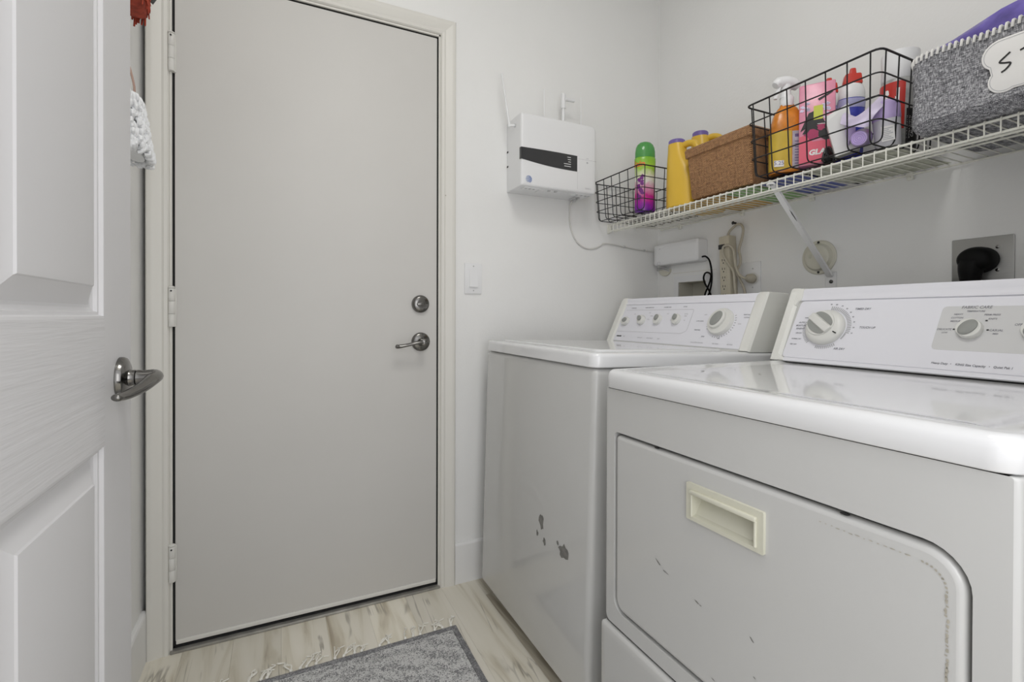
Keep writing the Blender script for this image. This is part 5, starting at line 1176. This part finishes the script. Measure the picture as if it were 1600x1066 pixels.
# washer valve recess
vb = thing('valve_box', 'recessed washer valve box in the wall behind the washer console', 'valve box', (XR, 1.555, 0.985))
b = B(); b.holed(rrect(VY1 - VY0 + 0.05, VZ1 - VZ0 + 0.05, 0.004, 2, -(VY0 + VY1) / 2, (VZ0 + VZ1) / 2), rrect(VY1 - VY0 - 0.004, VZ1 - VZ0 - 0.004, 0.002, 2, -(VY0 + VY1) / 2, (VZ0 + VZ1) / 2), 0.0003, 0.003, fx(XR)); obj('frame', b, 'white_plastic', vb, smooth=False)
b = B(); y0, y1, za, zb_ = VY0 + 0.002, VY1 - 0.002, VZ0 + 0.002, VZ1 - 0.002
b.box(XR + 0.085, XR + 0.088, y0, y1, za, zb_); b.box(XR + 0.001, XR + 0.088, y0, y0 + 0.002, za, zb_); b.box(XR + 0.001, XR + 0.088, y1 - 0.002, y1, za, zb_); b.box(XR + 0.001, XR + 0.088, y0, y1, zb_ - 0.002, zb_); b.box(XR + 0.001, XR + 0.088, y0, y1, za, za + 0.002)
obj('recess', b, 'valve_in', vb, smooth=False)
for y, m_ in ((1.585, 'red_cap'), (1.52, 'logo')):
    b = B(); b.lathe([(0.012, 0), (0.012, 0.02), (0.009, 0.022), (0.009, 0.05), (0.013, 0.052), (0.013, 0.065)], axz(XR + 0.045, y, 1.0), 20); v_ = obj('valve', b, 'nickel', vb)
    b = B(); b.box(XR + 0.026, XR + 0.034, y - 0.018, y + 0.018, 1.022, 1.032, 0.002, 2); obj('valve_handle', b, m_, v_)

# white control box with a black cord
wb = thing('adapter_box', 'white plastic box under the shelf corner with a black cord', 'adapter box', (XR, 1.6, 1.252))
Fb = fx(1.551)
rings = []
for ins, dp in ((0.0, -(XR - 0.001 - 1.551)), (0.0, -0.008), (0.001, -0.003), (0.004, 0.0), (0.02, 0.0004)):
    rings.append([(p[0], p[1], dp) for p in rrect(0.262 - 2 * ins, 0.094 - 2 * ins, 0.010, 5, -1.603, 1.300)])
obj('case', B().loft(rings, M4=Fb), 'white_plastic', wb, ang=50)
b = B(); b.lathe([(0.0022, 0), (0.0022, 0.0008)], Fb @ Matrix.Translation((-1.694, 1.327, 0.0002)), 10); b.holed(rrect(0.016, 0.014, 0.001, 1, -1.700, 1.262), rrect(0.014, 0.012, 0.001, 1, -1.700, 1.262), 0.0003, 0.0008, Fb); obj('front_marks', b, 'print_light', wb, smooth=False, kind='stuff')
ck = catmull([(1.575, 1.4735, 1.270), (1.575, 1.455, 1.270), (1.575, 1.438, 1.256), (1.575, 1.429, 1.235), (1.578, 1.426, 1.204), (1.582, 1.429, 1.165), (1.585, 1.441, 1.127), (1.588, 1.458, 1.098), (1.590, 1.470, 1.06), (1.592, 1.462, 1.03), (1.592, 1.445, 1.04), (1.590, 1.436, 1.09), (1.590, 1.448, 1.127), (1.590, 1.471, 1.160), (1.590, 1.478, 1.184), (1.588, 1.468, 1.202), (1.584, 1.448, 1.203), (1.578, 1.430, 1.192), (1.572, 1.427, 1.171), (1.572, 1.438, 1.145), (1.574, 1.454, 1.118), (1.576, 1.464, 1.08), (1.580, 1.466, 1.03)], 6)
obj('cord', B().tube(ck, 0.0036, 8), 'cord_black', wb, label='black looped cord hanging from the white box')

# small grommet below the adapter box
gr = thing('cable_grommet', 'small beige half-round cable clip under the white adapter box', 'cable clip', (XR, 1.712, 1.232))
b = B(); pl = [(0.036 * math.cos(math.radians(a)), 0.028 * math.sin(math.radians(a))) for a in range(180, 361, 12)] + [(0.036, 0.002), (-0.036, 0.010)]
b.prism([(p[0] - 1.712, p[1] + 1.236) for p in pl], 0.0004, 0.010, fx(XR), 0.003, 2); obj('clip_body', b, 'flange', gr)
b = B()
for dz in (0, 0.008): b.tube(catmull([(XR - 0.011, 1.755, 1.246 - dz), (XR - 0.013, 1.715, 1.247 - dz), (XR - 0.011, 1.680, 1.236 - dz)], 5), 0.003, 8)
obj('wire', b, 'grey_plastic', gr)

# power strip hanging on its cord
ps = thing('power_strip', 'beige six-outlet power strip hanging by its cord beside the white adapter box', 'power strip', (1.585, 1.36, 0.98))
tl = math.radians(-2.5)
Mx = Matrix.Translation((XR - 0.001, 1.354, 1.337)) @ Matrix.Rotation(tl, 4, 'X')
b = B(); b.box(-0.042, 0.0, -0.024, 0.024, -0.335, 0.0, 0.004, 2, M4=Mx); obj('strip_body', b, 'strip_beige', ps)
Fp = Mx @ frame((-0.042, 0, 0), (0, -1, 0), (0, 0, 1))
b = B(); b.box(-0.024, 0.005, -0.050, -0.032, 0.0, 0.004, 0.001, 1, M4=Fp); obj('rocker_switch', b, 'ink', ps, label='black switch of the beige strip')
for k in range(6):
    z = -0.098 - k * 0.034
    o_ = obj('socket', B().prism(rrect(0.028, 0.028, 0.006, 3, -0.004, z), 0.0, 0.001, Fp), 'strip_beige', ps, smooth=False)
    b = B(); b.box(-0.0105, -0.008, z + 0.000, z + 0.009, 0.001, 0.0013, M4=Fp); b.box(0.0, 0.0025, z + 0.000, z + 0.008, 0.001, 0.0013, M4=Fp); b.prism([(p[0] - 0.004, p[1] + z - 0.007) for p in oval(0.0027, 0.0027, 10)], 0.001, 0.0013, Fp)
    obj('socket_slot', b, 'ink', o_, smooth=False, kind='stuff')
cA = catmull([(1.585, 1.356, 1.334), (1.587, 1.347, 1.356), (1.590, 1.326, 1.374), (1.590, 1.312, 1.378), (1.590, 1.296, 1.372), (1.590, 1.288, 1.351), (1.588, 1.293, 1.315), (1.586, 1.303, 1.28), (1.584, 1.295, 1.25), (1.580, 1.292, 1.225), (1.574, 1.303, 1.194), (1.576, 1.290, 1.164), (1.578, 1.274, 1.131), (1.580, 1.268, 1.09), (1.580, 1.275, 1.04), (1.575, 1.29, 1.03), (1.556, 1.292, 1.06), (1.554, 1.291, 1.107), (1.552, 1.294, 1.150), (1.552, 1.299, 1.193), (1.551, 1.314, 1.216), (1.550, 1.334, 1.245), (1.550, 1.346, 1.271), (1.550, 1.344, 1.293), (1.550, 1.32, 1.297), (1.550, 1.300, 1.280), (1.550, 1.294, 1.253), (1.551, 1.289, 1.216), (1.553, 1.278, 1.186), (1.555, 1.262, 1.170), (1.556, 1.245, 1.164)], 6)
obj('cord', B().tube(cA, 0.0046, 10), 'cord_beige', ps)
b = B(); b.lathe([(0.006, 0.0), (0.009, 0.004), (0.0155, 0.012), (0.0175, 0.022), (0.0175, 0.034), (0.015, 0.038)], frame((1.560, 1.262, 1.1705), (0, 0, 1), (0.42, 0.9, 0)) if False else Matrix.Translation((1.560, 1.250, 1.166)) @ Matrix.Rotation(math.radians(90), 4, 'Y'), 20); obj('plug', b, 'cord_beige', ps)
b = B(); b.lathe([(0.004, 0), (0.004, 0.014), (0.007, 0.016), (0.002, 0.019)], fx(XR - 0.0005, 1.333, 1.387), 12); obj('wall_hook', b, 'ink', ps)
# wall outlet behind the plug
wo = thing('wall_outlet', 'white wall outlet plate holding the power strip plug', 'outlet', (XR, 1.262, 1.168))
F = fx(XR)
obj('plate', B().prism(rrect(0.080, 0.122, 0.004, 3, -1.262, 1.168), 0.0002, 0.005, F, 0.002, 2), 'white_plastic', wo)
b = B(); b.lathe([(0.022, 0.005), (0.022, 0.0062), (0.018, 0.0064)], F @ Matrix.Translation((-1.250, 1.166, 0)), 28); obj('socket', b, 'knob', wo)
b = B()
for z in (1.203, 1.133): b.lathe([(0.003, 0.0045), (0.003, 0.006), (0.001, 0.0065)], F @ Matrix.Translation((-1.253, z, 0)), 12)
obj('screw', b, 'grey_plastic', wo)

# round ivory cover plate
fl_ = thing('round_cover', 'round ivory stepped cover plate on the wall behind the diagonal strut', 'cover plate', (XR, 1.007, 1.219))
K = F @ Matrix.Translation((-1.007, 1.219, 0))
obj('disc', B().lathe([(0.056, 0.0003), (0.056, 0.004), (0.053, 0.006), (0.046, 0.006), (0.043, 0.0095), (0.040, 0.017), (0.033, 0.021), (0.015, 0.022)], K, 48), 'flange', fl_)
b = B()
for z in (0.049, -0.049): b.lathe([(0.0042, 0.004), (0.0042, 0.0068)], K @ Matrix.Translation((0.0, z, 0)), 14)
obj('screw_hole', b, 'ink', fl_, kind='stuff')
b = B()
for y, z in ((-0.018, 0.004), (0.008, 0.016)): b.lathe([(0.006, 0.02), (0.006, 0.0235), (0.003, 0.0245)], K @ Matrix.Translation((y, z, 0)), 14)
obj('screw', b, 'bisque', fl_)

# dryer outlet with heavy black plug
do = thing('dryer_outlet', 'square steel outlet plate on the wall above the dryer console', 'outlet', (XR, 0.596, 1.165))
obj('plate', B().prism(rrect(0.122, 0.121, 0.003, 3, -0.596, 1.1655), 0.0003, 0.003, F, 0.001, 2), 'brushed', do)
b = B()
for z in (1.198, 1.141): b.lathe([(0.004, 0.003), (0.004, 0.004), (0.0015, 0.005)], F @ Matrix.Translation((-0.566, z, 0)), 14)
obj('screw', b, 'nickel', do)
dp_ = thing('dryer_plug', 'thick black power plug in the steel outlet plate', 'plug', (XR - 0.02, 0.60, 1.165))
b = B(); pl = [(0.041 * math.cos(a), 0.036 * math.sin(a)) for a in [2 * math.pi * k / 32 for k in range(32)]]
b.loft([[(p[0] * k - 0.598, p[1] * k + 1.168, d_) for p in pl] for k, d_ in ((0.85, 0.0032), (0.92, 0.006), (0.92, 0.020), (0.88, 0.034), (0.80, 0.044), (0.62, 0.050), (0.3, 0.053))], M4=F); obj('plug_body', b, 'cord_black', dp_)
pts = catmull([(XR - 0.030, 0.604, 1.160), (XR - 0.034, 0.606, 1.140), (XR - 0.034, 0.607, 1.110), (XR - 0.036, 0.61, 1.05), (XR - 0.040, 0.62, 0.95), (XR - 0.04, 0.60, 0.80)], 6)
obj('cord', B().tube(pts, [0.029 - 0.015 * min(1, i / 20) for i in range(len(pts))], 12), 'cord_black', dp_)
# thin shallow relief: old patch edge on the wall (paint seam)
tag(obj('trim_3', B().box(XR - 0.0012, XR - 0.0001, 1.424, 1.668, 1.2155, 1.2168), 'flange', smooth=False), 'thin painted seam on the wall below the white adapter box', 'wall seam', kind='structure')

# ------------------------------------------------------------ rug with fringe
RXA, RXB, RYA, RYB = -0.235, 0.524, 0.42, 1.515
rg = thing('rug', 'grey woven rug with dark border and white knotted fringe on the plank floor', 'rug', ((RXA + RXB) / 2, (RYA + RYB) / 2, 0))
b = B(); b.box(RXA + 0.018, RXB - 0.018, RYA + 0.018, RYB - 0.018, 0.0005, 0.0068, 0.0015, 1); obj('field', b, 'rug', rg)
b = B(); cxr, cyr = (RXA + RXB) / 2, (RYA + RYB) / 2
for x0, x1, y0, y1 in ((RXA, RXB, RYB - 0.018, RYB), (RXA, RXB, RYA, RYA + 0.018), (RXA, RXA + 0.018, RYA + 0.018, RYB - 0.018), (RXB - 0.018, RXB, RYA + 0.018, RYB - 0.018)): b.box(x0, x1, y0, y1, 0.0003, 0.0074, 0.002, 2)
obj('border', b, 'rug_border', rg)
rnd = random.Random(21)
xs = [-0.205 + k * 0.0255 for k in range(29)]
for x in xs:
    if rnd.random() < 0.12: continue
    b = B(); x += rnd.uniform(-0.006, 0.006); lean = rnd.uniform(-0.022, 0.022) + 0.012
    b.lathe([(0.002, -0.004), (0.005, -0.001), (0.005, 0.002), (0.002, 0.005)], axz(x, RYB + 0.006, 0.0055), 8)
    for s_ in range(rnd.choice((2, 3, 3))):
        ln = rnd.uniform(0.030, 0.062); a = lean + rnd.uniform(-0.02, 0.02); w_ = rnd.uniform(-0.009, 0.009)
        pts = catmull([(x, RYB - 0.002, 0.004), (x + rnd.uniform(-0.002, 0.002), RYB + 0.008, 0.0055), (x + a * 0.4 + w_, RYB + 0.008 + ln * 0.4, 0.006 + rnd.uniform(0, 0.006)), (x + a * 0.8 - w_ * 0.6, RYB + 0.008 + ln * 0.75, 0.004), (x + a + w_ * 1.5, RYB + 0.008 + ln * 0.8 * rnd.uniform(0.8, 1.2), 0.003)], 4)
        b.tube(pts, 0.0019, 5)
    obj('tassel', b, 'fringe', rg)

# ------------------------------------------------------------ things hanging behind the open door
hk = thing('red_duster', 'red shaggy cleaning duster hanging on the left wall behind the open door', 'duster', (-0.325, 1.47, 1.95))
rnd = random.Random(2)
b = B()
for k in range(420):
    a = rnd.uniform(0, 2 * math.pi); z = rnd.uniform(1.800, 1.97); r_ = 0.026; x0 = -0.322 + r_ * 0.85 * math.cos(a); y0 = 1.455 + 0.075 * math.sin(a)
    ln = rnd.uniform(0.03, 0.045); dx, dy = math.cos(a) * 0.010, math.sin(a) * 0.012
    pts = [(x0, y0, z), (x0 + dx * 0.8, y0 + dy, z - ln * 0.35), (x0 + dx + rnd.uniform(-0.003, 0.003), y0 + dy + rnd.uniform(-0.004, 0.004), z - ln)]
    b.tube(pts, [0.0026, 0.0030, 0.0020], 4)
obj('shaggy_pile', b, 'red_shag', hk, kind='stuff')
obj('pad', B().box(-0.345, -0.302, 1.385, 1.525, 1.772, 1.98, 0.012, 3), 'red_shag', hk)
b = B(); b.prism([(-0.306, 1.838), (-0.300, 1.868), (-0.288, 1.866), (-0.288, 1.845), (-0.296, 1.830)], -0.012, 0.012, fy(1.535)); obj('clip', b, 'ink', hk, label='black plastic clip on the red duster', kind='stuff')
b = B(); b.tube([(-0.364, 1.46, 1.995), (-0.335, 1.46, 1.995), (-0.330, 1.46, 2.01)], 0.003, 8); b.tube([(-0.335, 1.46, 1.996), (-0.328, 1.46, 1.97)], 0.0025, 8); obj('wall_hook', b, 'nickel', hk)
lm = thing('white_mop_pad', 'white looped cotton mop pad on a tan strap behind the open door', 'mop pad', (-0.325, 1.46, 1.55))
rnd = random.Random(6); b = B()
for k in range(420):
    f = rnd.random() ** 0.75; z = 1.545 - 0.120 * f; yc = 1.43 + 0.055 * f; wv = 0.035 + 0.050 * f
    a = rnd.uniform(0, 2 * math.pi); x0 = -0.322 + 0.022 * math.cos(a) * (0.6 + 0.4 * f); y0 = yc + wv * math.sin(a)
    ox, oy = math.cos(a) * 0.012, math.sin(a) * 0.014; q = rnd.uniform(-0.008, 0.008)
    loop = catmull([(x0, y0, z), (x0 + ox, y0 + oy + q, z - 0.004), (x0 + ox * 1.1, y0 + oy + q, z - 0.014), (x0 + ox * 0.3, y0 + oy * 0.3 - q, z - 0.017)], 3)
    b.tube(loop, 0.0044, 6)
obj('cotton_loops', b, 'white_loop', lm, kind='stuff')
b = B(); rings = []
for z, w_, c_ in ((1.415, 0.055, 1.483), (1.44, 0.075, 1.478), (1.49, 0.06, 1.456), (1.54, 0.028, 1.43)): rings.append([(-0.322 + 0.018 * p[0], c_ + w_ * p[1], z) for p in oval(1, 1, 16)])
b.loft(rings); obj('pad', b, 'white_loop', lm)
obj('lining', B().box(-0.3005, -0.2975, 1.425, 1.441, 1.455, 1.505, 0.001, 1), 'denim', lm, label='blue-grey lining strip')
b = B(); b.tube(catmull([(-0.316, 1.432, 1.530), (-0.310, 1.428, 1.565), (-0.325, 1.405, 1.64), (-0.358, 1.385, 1.74)], 6), 0.0075, 8, flat=0.25); b.tube([(-0.365, 1.385, 1.735), (-0.350, 1.385, 1.735), (-0.348, 1.385, 1.75)], 0.003, 8)
obj('strap', b, 'strap', lm, label='tan hanging strap')
